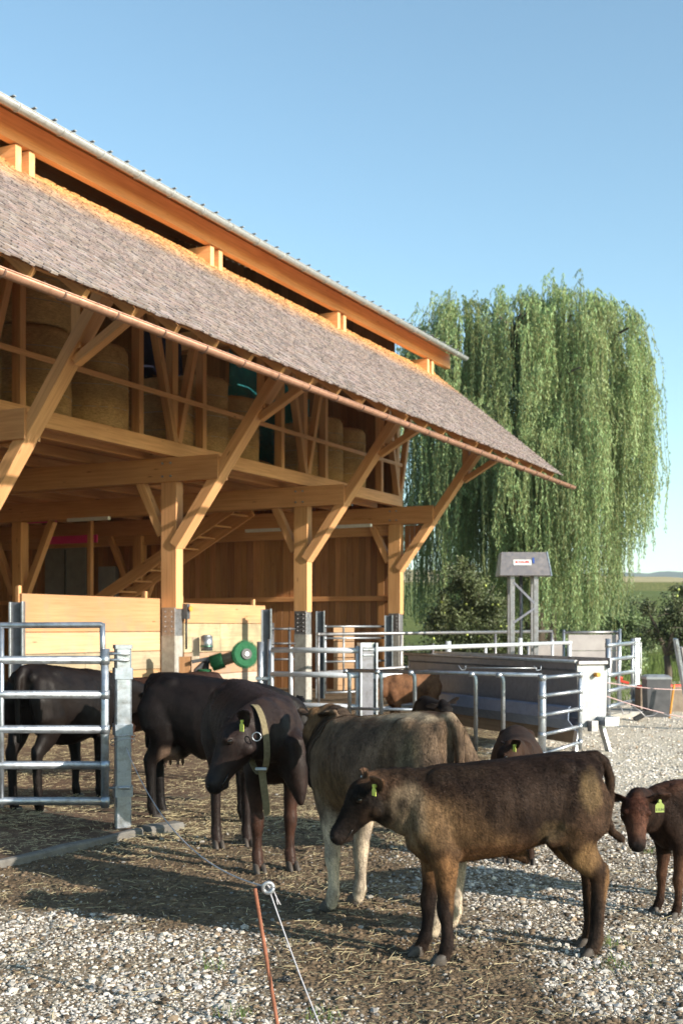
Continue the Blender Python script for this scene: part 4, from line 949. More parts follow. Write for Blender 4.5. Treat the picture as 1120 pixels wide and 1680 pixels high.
    mb = MB(); mb.tube([at(974, 1162, 16.9), at(988, 1166, 17.1)], .02, 8); tag(mb.build('wire_grip', M['black']), 'black plastic grip on the wire beside the trough end', 'grip')
    mb = MB(); pts = [at(x, y, 20.5) for x, y in ((1018, 1160), (1022, 1172), (1032, 1170), (1038, 1158), (1050, 1168), (1058, 1176), (1072, 1174), (1080, 1168), (1100, 1176), (1112, 1182), (1124, 1172))]
    mb.tube(pts, .012, 6); tag(mb.build('hose', M['zinc_dull']), 'pale hose looping in front of the dark bin', 'hose')
    mb = MB(); mb.beam((0, 0, .02), (.32, 0, .2), .12, .08, c=(.5, .5, .5)); o = mb.build('dark_bracket', M['black']); o.location = P(1040, 21.0); tag(o, 'black plastic bracket on the ground left of the bin', 'bracket')
right_side()

# ------------------------------------------------------------------ trees
def leaf_quads(P, D, N, L, W, cols):
    """P base, D direction, N side; rhombus leaves as two tris -> quads"""
    tip = P + D * L[:, None]; mid = P + D * (L * .45)[:, None]; sd = N * W[:, None]
    V = np.stack([P, mid + sd, tip, mid - sd], 1).reshape(-1, 3); n = len(P)
    return V, np.arange(4 * n).reshape(n, 4), np.repeat(cols, 4, 0)
def tree_limb(mb, pts, r0, r1, seg=8):
    n = len(pts); mb.tube(pts, [r0 + (r1 - r0) * i / (n - 1) for i in range(n)], seg)

def willow():
    Z = 45.0; k = Z / F; base = Vector(((880 - 560) * k, Z, 0)); root = tag(empty('willow_tree', base), 'large weeping willow with long hanging curtains behind the barn', 'tree')
    def hh(y): return EYE - (y - HZ) * k
    def xx(px): return (px - 880) * k
    # lobes: centre px, top py, radius x, radius y, radius z
    lobes = [(750, 505, 1.9, 2.6, 2.5), (840, 496, 1.6, 3.2, 2.0), (922, 474, 1.7, 3.0, 2.8), (985, 502, 1.5, 3.0, 2.4), (1036, 585, .8, 2.0, 2.2), (705, 570, 1.6, 2.2, 2.0), (870, 575, 3.6, 4.4, 2.4), (940, 650, 2.8, 4.2, 2.6), (800, 660, 3.6, 4.2, 2.6)]
    tr = MB(); tree_limb(tr, [Vector((0, 0, -.2)), Vector((.1, .1, 2)), Vector((0, .2, 4.2)), Vector((-.1, 0, 5.5))], .75, .5, 12)
    for (cx, ty, rx, ry, rz) in lobes:
        c = Vector((xx(cx), 0, hh(ty) - rz)); q = Vector((0, 0, 5.0)); mid = q.lerp(c, .5) + Vector((0, 0, .8)); tree_limb(tr, [q, mid, c, c + Vector((0, 0, rz * .7))], .32, .06)
        for j in range(5):
            a = random.uniform(0, 6.28); e = c + Vector((math.cos(a) * rx * .8, math.sin(a) * ry * .8, rz * .45)); tree_limb(tr, [mid.lerp(c, .6), c.lerp(e, .5) + Vector((0, 0, .5)), e], .11, .03, 6)
    tr.build('trunk', M['bark'], root)
    P_, D_, N_, L_, W_, C_ = [], [], [], [], [], []
    SP = []  # stems
    for li, (cx, ty, rx, ry, rz) in enumerate(lobes):
        nc = int(92 * (rx * ry) ** .75 / 3.2) + 14
        for c_ in range(nc):
            a = random.uniform(0, 6.283); t = random.random() ** .5; 
            ox, oy = math.cos(a) * t * rx, math.sin(a) * t * ry; oz = rz * math.sqrt(max(0, 1 - t * t)) * random.uniform(.85, 1.05)
            tint = random.uniform(.6, 1.35); warm = random.uniform(.88, 1.04)
            sx, sy, sz = xx(cx) + ox, oy, hh(ty) - rz + oz + (random.random() ** 4) * .6
            px = 880 + sx / k
            low = 1.3 if 668 < px < 1000 else (5.2 if px > 1028 else 2.0)
            if px > 1050 and random.random() < .5: continue
            if px < 700: low = 1.5
            base_len = random.uniform(.9, 3.2) if random.random() < .62 else random.uniform(3, 8.5)
            if li >= 6 or random.random() < .35: sz -= random.uniform(0, max(0, sz - low - 2)) * random.random() ** .8; t = 1
            if float(fbm(np.array([sx * .95 + oy * .5]), np.array([sz * .22 + li]), 3, 41)[0]) < .355: continue
            out = Vector((math.cos(a), math.sin(a), 0))
            for s_ in range(random.randint(4, 9)):
                ln = min(base_len * random.uniform(.7, 1.1), sz - low - random.uniform(0, 1.2))
                if ln < .8: ln = random.uniform(.8, 1.6)
                x, y, z = sx + random.gauss(0, .15), sy + random.gauss(0, .16), sz + random.gauss(0, .15)
                n = int(ln / .105); d_out = random.uniform(.1, .55); j = np.arange(n) / max(1, n - 1); arc = np.minimum(1, j * ln / 1.2)
                rise = random.uniform(0.05, .9) if random.random() < .3 else random.uniform(.05, .35)
                X = x + out.x * d_out * np.sin(arc * 1.57) + .05 * np.sin(j * 9 + s_); Y = y + out.y * d_out * np.sin(arc * 1.57) + .05 * np.cos(j * 8 + s_ * 2)
                Zz = z + rise * np.sin(np.minimum(arc, 1) * math.pi) - j * ln
                pts = np.stack([X, Y, Zz], -1)
                m = n * 2; pp_ = np.repeat(pts, 2, 0) + rng.normal(0, .02, (m, 3))
                ang = rng.random(m) * 6.283; dn = np.stack([np.cos(ang) * .42, np.sin(ang) * .42, -np.ones(m) * .85], -1)
                P_.append(pp_); D_.append(unit(dn)); N_.append(unit(np.cross(dn, rng.normal(0, 1, (m, 3))))); L_.append(.11 + .08 * rng.random(m)); W_.append(.014 + .010 * rng.random(m))
                t_ = tint * (1 + .25 * (rng.random(m) - .5)); C_.append(np.stack([t_ * warm, t_, t_ * .9], -1))
                idx = np.linspace(0, n - 1, 7).astype(int); SP.append(pts[idx])
    P_, D_, N_, L_, W_, C_ = map(np.concatenate, (P_, D_, N_, L_, W_, C_))
    V, Fq, cc = leaf_quads(P_, D_, N_, L_, W_, C_); np_mesh('crown', V, Fq, M['willow'], cc, parent=root)
    S = np.stack(SP); ns = len(S); wv = np.array([.007, 0, 0]); V = np.stack([S - wv, S + wv, S + np.array([0, .01, 0])], 2).reshape(-1, 3)
    f = []
    for q in range(6):
        b = q * 3
        for (a_, b_) in ((0, 1), (1, 2), (2, 0)): f.append((b + a_, b + b_, b + 3 + b_, b + 3 + a_))
    f = np.array(f); Fq = (f[None] + np.arange(ns)[:, None, None] * 21).reshape(-1, 4)
    np_mesh('twigs', V, Fq, simple('willow_twig', (.12, .13, .04), (.2, .2, .07), 3, .7), parent=root)
    print('willow leaves', len(P_))
willow()

def apple_tree(name, label, base, blobs, nleaf, napple, trunk_h, cat='tree', group=None, leafmat='apple_leaf', size=.055, tone=1.0):
    root = tag(empty(name, base), label, cat, group); tr = MB(); top = Vector((0, 0, trunk_h)); tree_limb(tr, [Vector((0, 0, -.3)), Vector((.05, 0, trunk_h * .5)), top], .13, .08)
    P_, C_ = [], []; vols = np.array([b[3] * b[4] * b[5] for b in blobs]); vols = vols ** .8 / (vols ** .8).sum()
    for b, vf in zip(blobs, vols):
        c = Vector(b[:3]); tree_limb(tr, [top, top.lerp(c, .5) + Vector((0, 0, .1)), c], .06, .02, 6); r = Vector(b[3:6])
        nt_ = max(6, int(46 * vf * len(blobs) / 2)); per = max(4, int(nleaf * vf / nt_))
        for _ in range(nt_):
            v = Vector([random.gauss(0, 1) for _ in range(3)]).normalized() * random.random() ** .28 * random.uniform(.75, 1.22); e = c + Vector((v.x * r.x, v.y * r.y, v.z * r.z))
            tree_limb(tr, [c.lerp(e, .1), c.lerp(e, .6) + Vector((0, 0, .08)), e + v * .12], .014, .005, 4)
            t = rng.random((per, 1)) ** .6; p = np.array(c)[None] * (1 - t) + np.array(e)[None] * t * 1.0 + rng.normal(0, .13, (per, 3)) * min(r.x, 1); P_.append(p)
            C_.append(np.repeat(np.array([[1, 1, .95]]) * random.uniform(.65, 1.3) * tone, per, 0) * (1 + .4 * (rng.random((per, 1)) - .5)))
    tr.build('trunk', M['bark'], root); P_ = np.concatenate(P_); C_ = np.concatenate(C_); n = len(P_); D = unit(rng.normal(0, 1, (n, 3)) + np.array([0, 0, -.3])); N = unit(np.cross(D, rng.normal(0, 1, (n, 3))))
    V, Fq, cc = leaf_quads(P_, D, N, size * (1 + .8 * rng.random(n)), size * (.32 + .2 * rng.random(n)), C_); np_mesh('crown', V, Fq, M[leafmat], cc, parent=root)
    if napple:
        iv, fi = ico(); me = None; idx = rng.choice(n, napple, replace=False)
        for q in idx:
            p = Vector(P_[q])
            if me is None:
                mb = MB(); rings = [[Vector((math.cos(a) * rr, math.sin(a) * rr, z)) for a in [2 * math.pi * k_ / 10 for k_ in range(10)]] for z, rr in ((-.034, .012), (-.026, .028), (-.005, .038), (.018, .034), (.03, .018), (.026, .004))]
                mb.prism(rings, smooth=True); o = mb.build('apple', M['apple'], root); me = o.data
            else: o = bpy.data.objects.new('apple', me); col.objects.link(o); o.parent = root
            o.location = p - Vector((0, .10, .03))
    return root
kz = 33.0 / F
apple_tree('apple_tree', 'apple tree with green apples in front of the willow, left of the dispenser', Vector(((770 - 560) * kz, 33, 0)),
           [(-.3, 0, 1.7, 1.1, .9, .9), (.4, .1, 2.1, .9, .9, .8), (-.1, -.1, 2.8, .7, .7, .7), (-.8, 0, 1.9, .7, .7, .8), (.9, 0, 1.5, .8, .8, .8), (0, 0, 1.0, 1.5, .9, .7), (-.15, 0, 3.3, .35, .35, .5)], 30000, 60, 1.1, size=.06)
apple_tree('apple_tree', 'apple tree with open branches at the right edge of the picture', Vector((8.75, 32, 0)),
           [(.3, 0, 2.0, .7, .7, .5), (-.15, .1, 1.45, .6, .6, .4), (.7, 0, 1.5, .8, .8, .55), (.6, 0, 2.7, .5, .5, .4), (-.55, 0, 2.2, .5, .4, .25), (.5, 0, .95, .7, .6, .3), (1.1, .2, 2.4, .7, .7, .6)], 10500, 10, .9, size=.06, tone=.9)
apple_tree('bush', 'olive green bush on the slope right of the willow', Vector((8.2 * 52 / 33, 54, .3)),
           [(0, 0, 1.6, 1.6, 1.2, 1.4), (-1.6, 0, 1.8, 1.6, 1.2, 1.7), (.9, 0, .9, .9, .8, .8)], 13000, 0, .8, 'bush', leafmat='willow', size=.10, tone=.7)
def hedge():
    # low undergrowth below the willow
    for i, (px, Z, w_, h_, lb) in enumerate(((700, 38, 1.5, .9, 'dark undergrowth at the foot of the willow, left of the dispenser'), (960, 40, 1.8, 1.0, 'low shrub at the foot of the willow above the pale screen'), (1028, 46, .8, .8, 'light green shrub between the willow and the right apple tree'))):
        apple_tree('shrub', lb, Vector(((px - 560) / F * Z, Z, 0)), [(-w_ * .6, 0, h_ * .5, w_ * .7, .7, h_ * .5), (w_ * .5, .1, h_ * .5, w_ * .7, .7, h_ * .55), (0, 0, h_ * .7, w_ * .7, .7, h_ * .5)], 9000, 0, .3, 'shrub', 'shrubs below the willow', 'willow' if i else 'apple_leaf', size=.07, tone=.8)
hedge()
def grass():
    n = 26000; X = 7.6 + rng.random(n) * 6.5 - 1.2; Y = 25.5 + rng.random(n) ** 1.3 * 26; Xr = X / 30 * Y
    X = Xr; h = terrain_h(X, Y); L = .10 + .30 * rng.random(n); a = rng.random(n) * 6.28; lean = .1 + .3 * rng.random(n)
    P = np.stack([X, Y, h - .02], -1); tip = P + np.stack([np.cos(a) * lean * L, np.sin(a) * lean * L, L], -1); sd = np.stack([-np.sin(a), np.cos(a), 0 * a], -1) * (.008 + .008 * rng.random(n))[:, None]
    V = np.stack([P - sd, P + sd, tip], 1).reshape(-1, 3); c = np.array([[.9, 1, .8]]) * (.6 + .8 * rng.random((n, 1)))
    tag(np_mesh('grass', V, np.arange(3 * n).reshape(-1, 3), M['grass_clod'], np.repeat(c, 3, 0)), 'tall meadow grass behind the yard at the right', 'grass', kind='stuff')
    # weeds sprouting in the gravel
    pts = []
    for (px, py) in ((530, 1672), (385, 1668), (1005, 1555), (1010, 1590), (345, 1590), (1068, 1400), (900, 1240)):
        c = gpt(px, py)
        for _ in range(60): pts.append((c.x + random.gauss(0, .05), c.y + random.gauss(0, .05)))
    pts = np.array(pts); n = len(pts); L = .015 + .04 * rng.random(n); a = rng.random(n) * 6.28; P = np.stack([pts[:, 0], pts[:, 1], ground_h(pts[:, 0], pts[:, 1])], -1)
    tip = P + np.stack([np.cos(a) * L * .7, np.sin(a) * L * .7, L], -1); sd = np.stack([-np.sin(a), np.cos(a), 0 * a], -1) * .002
    tag(np_mesh('weeds', np.stack([P - sd, P + sd, tip], 1).reshape(-1, 3), np.arange(3 * n).reshape(-1, 3), M['grass_clod'], np.repeat(np.array([[.9, 1.1, .7]]) * np.ones((n, 1)), 3, 0)), 'tiny green weeds sprouting between the stones', 'weeds', kind='stuff')
    mb = MB(); mb.prism([[Vector((x, y, z)) for x, z in ((-160, 0), (-160, 2.4), (260, 2.4), (260, 0))] for y in (302, 308)], (1, 1, 1)); V = mb
    o = mb.build('maize_strip', M['corn']); o.location.z = float(terrain_h(np.array([60.0]), np.array([302.0]))[0]) - .6; tag(o, 'dark strip of maize along the far stubble field', 'crop', kind='stuff')
grass()

# ------------------------------------------------------------------ cattle
def loft(V, Fc, rings):
    b = len(V); n = len(rings[0])
    for r in rings: V.extend(r)
    for i in range(len(rings) - 1):
        for k in range(n): k2 = (k + 1) % n; Fc.append((b + i * n + k, b + i * n + k2, b + (i + 1) * n + k2, b + (i + 1) * n + k))
    Fc.append(tuple(b + k for k in range(n))[::-1]); Fc.append(tuple(b + (len(rings) - 1) * n + k for k in range(n)))
def limb(V, Fc, pts, n=16, side=None):
    """pts: (pos Vector, r_in_plane, r_side[, power]); side = lateral axis"""
    side = side or Vector((0, 1, 0)); rings = []; m = len(pts)
    full = []
    for i, (p, a, b) in enumerate(pts): full.append((Vector(p), a, b))
    # round the ends
    d0 = (full[1][0] - full[0][0]).normalized(); d1 = (full[-1][0] - full[-2][0]).normalized()
    ends0 = [(full[0][0] - d0 * full[0][1] * .7, full[0][1] * .25, full[0][2] * .25), (full[0][0] - d0 * full[0][1] * .45, full[0][1] * .7, full[0][2] * .7)]
    ends1 = [(full[-1][0] + d1 * full[-1][1] * .45, full[-1][1] * .7, full[-1][2] * .7), (full[-1][0] + d1 * full[-1][1] * .7, full[-1][1] * .25, full[-1][2] * .25)]
    full = ends0 + full + ends1; m = len(full)
    for i, (p, a, b) in enumerate(full):
        d = (full[min(i + 1, m - 1)][0] - full[max(i - 1, 0)][0]).normalized(); s = (side - d * side.dot(d)).normalized(); u = s.cross(d)
        rings.append([p + s * (b * math.cos(t)) + u * (a * math.sin(t)) for t in [2 * math.pi * k / n for k in range(n)]])
    loft(V, Fc, rings)
def ball(V, Fc, c, r):
    n = 14; rings = [[Vector((c[0] + r[0] * math.sin(p) * math.cos(t), c[1] + r[1] * math.sin(p) * math.sin(t), c[2] + r[2] * math.cos(p))) for t in [2 * math.pi * k / n for k in range(n)]] for p in [.12 + (math.pi - .24) * j / 9 for j in range(10)]]
    loft(V, Fc, rings[::-1])

TORSO = [(-.045, .975, .80, .045), (-.01, 1.0, .66, .115), (.07, 1.022, .57, .165), (.18, 1.022, .585, .178), (.30, 1.008, .555, .20), (.43, .998, .515, .215), (.56, .985, .50, .213), (.68, .972, .487, .19), (.78, .972, .47, .165), (.87, .955, .485, .135), (.95, .91, .56, .09)]
def cow(name, label, cat, origin, heading, S=1.0, poll=None, hdir=None, hup=None, hlen=.36, torso=TORSO, lx=1.0, feet=(0, 0, 0, 0), colors=None, base=(.03, .02, .015), mat='coat', fur=0, vox=.0095, tail=None, neck_r=1.0, group='cattle in the yard', belly=0.0, legk=1.0, tags=None, fat=1.0, neckpts=None, horn=False, headk=1.0, chin=1.0, sheath=False, udder=False, ears=(1, 1), ear_droop=.0, fur_len=.016, extra=None):
    """local: x forward, y left, z up, in metres for a withers height of 1 (times S). feet = forward shift of near/far front, near/far hind (left,right)"""
    f = Vector(heading).normalized(); rz = math.atan2(f.y, f.x); origin = Vector(origin); inv = Matrix.Rotation(-rz, 3, 'Z')
    def loc(p): return inv @ (Vector(p) - origin)
    root = tag(empty(name, origin, rz), label, cat, group)
    V, Fc = [], []; n = 28; rings = []
    ts = [torso[0]] + list(torso)
    for (x, zt_, zb, w_) in torso:
        zb = zb - belly * math.exp(-((x - .42) / .22) ** 2); zc = (zt_ + zb) / 2; hz = (zt_ - zb) / 2; r = []
        for k in range(n):
            t = 2 * math.pi * k / n; cy, sz = math.cos(t), math.sin(t)
            wy = w_ * fat * (abs(cy) ** .82) * (1 if cy > 0 else -1) * (1 - .18 * max(0, sz) ** 2)
            r.append(Vector((x * lx, wy, zc + hz * (abs(sz) ** .92) * (1 if sz > 0 else -1))) * S)
        rings.append(r)
    loft(V, Fc, rings)
    K = legk
    def L3(x, y, z): return Vector((x * lx, y, z)) * S
    for q, side in enumerate((1, -1)):
        df = feet[q]; fr = [(.845, .085, .80, .12, .05), (.83, .105, .68, .115, .06), (.80, .112, .56, .085, .055), (.785, .108, .48, .062, .048), (.785, .10, .40, .050, .042), (.788, .095, .33, .039, .036), (.792, .093, .29, .042, .039), (.792, .093, .255, .038, .036), (.785, .092, .20, .029, .027), (.785, .092, .13, .027, .026), (.787, .092, .095, .034, .033), (.80, .092, .06, .030, .030), (.81, .092, .035, .032, .032)]
        limb(V, Fc, [(L3(x + (df * max(0, 1 - z / .56)), side * y * fat ** .5, z), a * S * (K if z < .5 else 1), b * S * (K if z < .5 else 1)) for x, y, z, a, b in fr])
        dh = feet[2 + q]; hd = [(.13, .09, .88, .15, .075), (.085, .115, .76, .165, .085), (.10, .125, .66, .145, .082), (.115, .118, .58, .105, .07), (.075, .108, .51, .080, .052), (.025, .10, .455, .060, .040), (-.012, .097, .415, .052, .036), (-.012, .095, .375, .044, .034), (-.006, .094, .30, .036, .030), (.0, .094, .20, .033, .029), (.003, .094, .135, .032, .029), (.004, .094, .10, .038, .035), (.018, .094, .062, .033, .032), (.03, .094, .035, .034, .034)]
        limb(V, Fc, [(L3(x + (dh * max(0, 1 - z / .6)), side * y * fat ** .5, z), a * S * (K if z < .5 else 1), b * S * (K if z < .5 else 1)) for x, y, z, a, b in hd])
        # point of hock, hip bone, shoulder point, stifle, elbow
        ball(V, Fc, L3(-.040 + dh * .3, side * .095, .43), (.020 * S, .018 * S, .05 * S))
        ball(V, Fc, L3(.17, side * .09 * fat, .945), (.08 * S, .06 * S, .05 * S)); ball(V, Fc, L3(-.02, side * .06 * fat, .93), (.03 * S, .03 * S, .045 * S))
        ball(V, Fc, L3(.88, side * .10, .66), (.05 * S, .045 * S, .07 * S)); ball(V, Fc, L3(.75, side * .12, .55), (.05 * S, .03 * S, .05 * S)); ball(V, Fc, L3(.79, side * .062, .87), (.10 * S, .055 * S, .09 * S))
        # flank fold
        limb(V, Fc, [(L3(.13, side * .13, .62), .05 * S, .03 * S), (L3(.20, side * .15, .62), .045 * S, .025 * S), (L3(.27, side * .15, .60), .03 * S, .02 * S)])
    if sheath: limb(V, Fc, [(L3(.42, 0, .53), .04 * S, .03 * S), (L3(.355, 0, .505), .034 * S, .026 * S), (L3(.335, 0, .475), .020 * S, .018 * S)])
    if udder: ball(V, Fc, L3(.16, 0, .50), (.14 * S, .13 * S, .09 * S)); [limb(V, Fc, [(L3(.16 + a, b, .45), .015 * S, .015 * S), (L3(.16 + a, b, .37), .012 * S, .012 * S)]) for a in (-.05, .06) for b in (-.06, .06)]
    # head frame
    pl = loc(poll) if poll is not None else Vector((1.12, 0, .90)) * S
    hd_ = (inv @ Vector(hdir)).normalized() if hdir is not None else Vector((.62, 0, -.78))
    up = (inv @ Vector(hup)) if hup is not None else Vector((0, 0, 1)); up = (up - hd_ * up.dot(hd_)).normalized(); sd = up.cross(hd_).normalized(); hk = hlen
    # neck
    sh = Vector((.76 * lx, 0, .76)) * S; s1 = Vector((.90 * lx, 0, .775)) * S; nr = neck_r * S
    tgt = pl - up * hk * .06 + hd_ * hk * .10
    mid = neckpts and loc(neckpts) or s1.lerp(tgt, .5)
    q1 = s1.lerp(mid, .5)
    limb(V, Fc, [(sh, .20 * nr, .13 * nr), (s1, .185 * nr, .115 * nr), (q1, .172 * nr, .098 * nr), (mid - up * .015 * S, .162 * nr, .086 * nr), (mid.lerp(tgt, .5) - up * .02 * S, .15 * nr, .078 * nr), (tgt, hk * .30, hk * .19)], 20, side=(Vector((0, 1, 0)) * .5 + sd * .5) if sd.y > -.2 else Vector((0, 1, 0)))
    def hp(a, b, c=0): return pl + hd_ * (a * hk) + up * (b * hk) + sd * (c * hk)
    hs = [(-.03, -.02, .13, .13), (.06, -.04, .22, .20), (.18, -.07, .285, .235), (.30, -.085, .290, .245), (.42, -.09, .255, .215), (.55, -.085, .210, .172), (.68, -.085, .178, .150), (.80, -.085, .150, .140), (.89, -.09, .145, .145), (.96, -.10, .120, .125)]
    limb(V, Fc, [(hp(a, b), h_ * hk, w_ * hk * headk) for a, b, h_, w_ in hs], 22, side=sd)
    for s_ in (1, -1):
        c = hp(.30, -.22, s_ * .13); ball(V, Fc, c, (.13 * hk,) * 3)                   # cheek
        c = hp(.33, .075, s_ * .185 * headk); ball(V, Fc, c, (.075 * hk, .075 * hk, .06 * hk))        # brow
        c = hp(.93, -.03, s_ * .085); ball(V, Fc, c, (.062 * hk,) * 3)                 # nostril wing
        if ears[0 if s_ > 0 else 1]:
            e0 = hp(.07, .02, s_ * .15); od = (sd * s_ * 1.0 - hd_ * .22 + up * (.05 - ear_droop)).normalized(); es = []
            nrm_ = (hd_ * .75 + up * .35).normalized(); nrm_ = (nrm_ - od * nrm_.dot(od)).normalized(); wd_ = od.cross(nrm_).normalized(); rr = []
            for tt, ww in ((0, .05), (.10, .065), (.25, .115), (.42, .145), (.58, .135), (.72, .10), (.84, .045), (.88, .012)):
                cc = e0 + od * (tt * hk * .62); ring = []
                for k in range(14):
                    t = 2 * math.pi * k / 14; y_ = math.cos(t) * ww * hk; th_ = .028 * hk * math.sin(t); cup = .55 * (abs(math.cos(t)) ** 2) * ww * hk * (1 if tt > .05 else .3)
                    ring.append(cc + wd_ * y_ + nrm_ * (th_ + cup - .02 * hk))
                rr.append(ring)
            loft(V, Fc, rr)
    ball(V, Fc, hp(.86, -.205, 0), (.085 * hk, .075 * hk, .06 * hk))                    # chin
    ball(V, Fc, hp(.0, .05, 0), (.12 * hk, .12 * hk, .10 * hk))                          # poll
    if horn:
        for s_ in (1, -1): limb(V, Fc, [(hp(.0, .13, s_ * .10), .035 * hk, .035 * hk), (hp(-.05, .20, s_ * .13), .02 * hk, .02 * hk)])
    for ex in (extra or []): limb(V, Fc, [(loc(p_), a_, b_) for p_, a_, b_ in ex])
    # tail
    tl = tail or [(-.03, 0, .99), (-.075, 0, .93), (-.085, 0, .80), (-.075, 0, .65), (-.07, 0, .50)]
    tp = [Vector((x * lx, y, z)) * S for x, y, z in tl]; m = len(tp)
    limb(V, Fc, [(Vector((.04 * lx, 0, .985)) * S, .04 * S, .04 * S)] + [(p, (.030 - .013 * i / m) * S, (.030 - .013 * i / m) * S) for i, p in enumerate(tp)], 12)
    me = bpy.data.meshes.new('tmp'); me.from_pydata([tuple(v) for v in V], [], Fc); me.update()
    ob = bpy.data.objects.new('tmp', me); col.objects.link(ob)
    r_ = ob.modifiers.new('r', 'REMESH'); r_.mode = 'VOXEL'; r_.voxel_size = vox * S; r_.use_smooth_shade = True
    s_ = ob.modifiers.new('s', 'SMOOTH'); s_.factor = .5; s_.iterations = 7
    dg = C.evaluated_depsgraph_get(); m2 = bpy.data.meshes.new_from_object(ob.evaluated_get(dg)); bpy.data.objects.remove(ob)
    m2.name = 'body'; m2.materials.clear(); m2.materials.append(M[mat]); nv = len(m2.vertices); co = np.empty(nv * 3, np.float32); m2.vertices.foreach_get('co', co); co = co.reshape(-1, 3)
    vn0 = np.empty(nv * 3, np.float32); m2.vertices.foreach_get('normal', vn0); vn0 = vn0.reshape(-1, 3); qx, qy, qz = (co / S).T
    dsp = .010 * (fbm(qx * 7 + qy * 5 + 9, qz * 7 + qy * 3, 3, 12) - .45) + .0022 * np.sin(qx * 92 + qz * 14 + 5 * fbm(qx * 4, qz * 6, 2, 5)) * np.exp(-((qx - 1.0) / .13) ** 2) * (qz > .55) + .0016 * np.sin(qx * 80 - qz * 16) * np.exp(-((qx - .5) / .16) ** 2) * np.exp(-((qz - .75) / .14) ** 2)
    dsp *= np.clip(qz * 3, .25, 1) * np.clip(np.abs(qz), 0, 1) ** .3
    co = (co + vn0 * (dsp * S)[:, None]).astype(np.float32); m2.vertices.foreach_set('co', co.ravel()); m2.update()
    cc = np.ones((nv, 3)) * np.array(base)
    hp_ = lambda a, b, c=0: np.array(hp(a, b, c)) / S
    sc = np.array([1 / lx, 1, 1]); q = co / S * sc
    for (ctr, rad, rgb, st) in (colors or []):
        if isinstance(ctr, str):
            a, b, c_ = rad[3:6]; ctr_ = hp_(a, b, c_) * sc
            rad_ = np.array(rad[:3])
        else: ctr_ = np.array(ctr); rad_ = np.array(rad)
        d = np.sqrt((((q - ctr_) / rad_) ** 2).sum(1)); wob = .22 * np.sin(q[:, 0] * 23 + q[:, 2] * 17) + .15 * np.sin(q[:, 0] * 51 - q[:, 2] * 43 + 1)
        w2 = st * smooth(1.35, .55, d + wob * .45) if False else st * (1 - smooth(.6, 1.3, d + wob * .45)); cc = cc * (1 - w2[:, None]) + np.array(rgb) * w2[:, None]
    # dark wet muzzle
    mz = np.array(hp(.95, -.06)); d = np.linalg.norm(co - mz, axis=1) / (hk * .17); w2 = np.clip(1.6 - d, 0, 1) ** .8; cc = cc * (1 - w2[:, None]) + np.array([.014, .012, .013]) * w2[:, None]
    a_ = m2.color_attributes.new('Col', 'FLOAT_COLOR', 'POINT'); c4 = np.ones((nv, 4), np.float32); c4[:, :3] = cc; a_.data.foreach_set('color', c4.ravel())
    body = bpy.data.objects.new('body', m2); col.objects.link(body); body.parent = root
    for p in m2.polygons: p.use_smooth = True
    # eyes, nostrils, hooves
    for s_ in (1, -1):
        mb = MB(); c = hp(.345, .035, s_ * .205 * headk); rr = .052 * hk; mb.prism([[c + Vector((rr * math.sin(p) * math.cos(t), rr * math.sin(p) * math.sin(t), rr * math.cos(p))) for t in [2 * math.pi * k / 12 for k in range(12)]] for p in [.15 + 2.85 * j / 7 for j in range(8)]], smooth=True); mb.build('eye', M['eye'], root)
        mb = MB(); c = hp(.975, -.04, s_ * .078); mb.prism([[c + sd * (.026 * hk * math.cos(t)) + up * (.036 * hk * math.sin(t)) + hd_ * dz * hk for t in [2 * math.pi * k / 10 for k in range(10)]] for dz in (-.01, .022)], smooth=True); mb.build('nostril', M['eye'], root)
    for s_ in (1, -1):
        mb = MB(); mb.tube([hp(.955, -.17, s_ * .03), hp(.90, -.175, s_ * .10), hp(.80, -.175, s_ * .125), hp(.70, -.165, s_ * .13)], [.010 * hk, .013 * hk, .012 * hk, .004 * hk], 6); mb.build('mouth', M['eye'], root)
    for q, side in enumerate((1, -1)):
        for fx, dx_ in ((.81, feet[q]), (.03, feet[2 + q])):
            for cl in (-1, 1):
                mb = MB(); rings = []
                for (z, x_, a, b) in ((0.0, .022, .050, .025), (.012, .021, .050, .0255), (.035, .013, .042, .024), (.058, .004, .034, .020), (.066, 0, .02, .012)):
                    rings.append([L3(fx + dx_ * (1 - z / .56) , side * .0925 * fat ** .5, 0) + Vector((x_ + a * math.cos(t) * (1.15 if math.cos(t) > 0 else .85), cl * (.021 + .004 * math.cos(t)) + b * math.sin(t) * (.9), z)) * S * .82 * K for t in [2 * math.pi * k / 14 for k in range(14)]])
                mb.prism(rings, smooth=True); mb.build('hoof', M['hoof'], root)
    if fur:
        m2.calc_loop_triangles(); nt_ = len(m2.loop_triangles); tri = np.empty(nt_ * 3, np.int32); m2.loop_triangles.foreach_get('vertices', tri); tri = tri.reshape(-1, 3)
        vn = np.empty(nv * 3, np.float32); m2.vertices.foreach_get('normal', vn); vn = vn.reshape(-1, 3)
        ar = np.linalg.norm(np.cross(co[tri[:, 1]] - co[tri[:, 0]], co[tri[:, 2]] - co[tri[:, 0]]), axis=1); pr = ar / ar.sum(); pick = rng.choice(nt_, fur, p=pr)
        u = rng.random((fur, 2)); fl = u.sum(1) > 1; u[fl] = 1 - u[fl]; w0 = 1 - u.sum(1)
        T = tri[pick]; P = co[T[:, 0]] * w0[:, None] + co[T[:, 1]] * u[:, :1] + co[T[:, 2]] * u[:, 1:]; N = unit(vn[T[:, 0]]); Cc = cc[T[:, 0]]
        flow = np.stack([-.75 * np.ones(fur), 0 * w0, -.75 * np.ones(fur)], -1) + rng.normal(0, .30, (fur, 3)); tg = unit(flow - N * (flow * N).sum(1, keepdims=True))
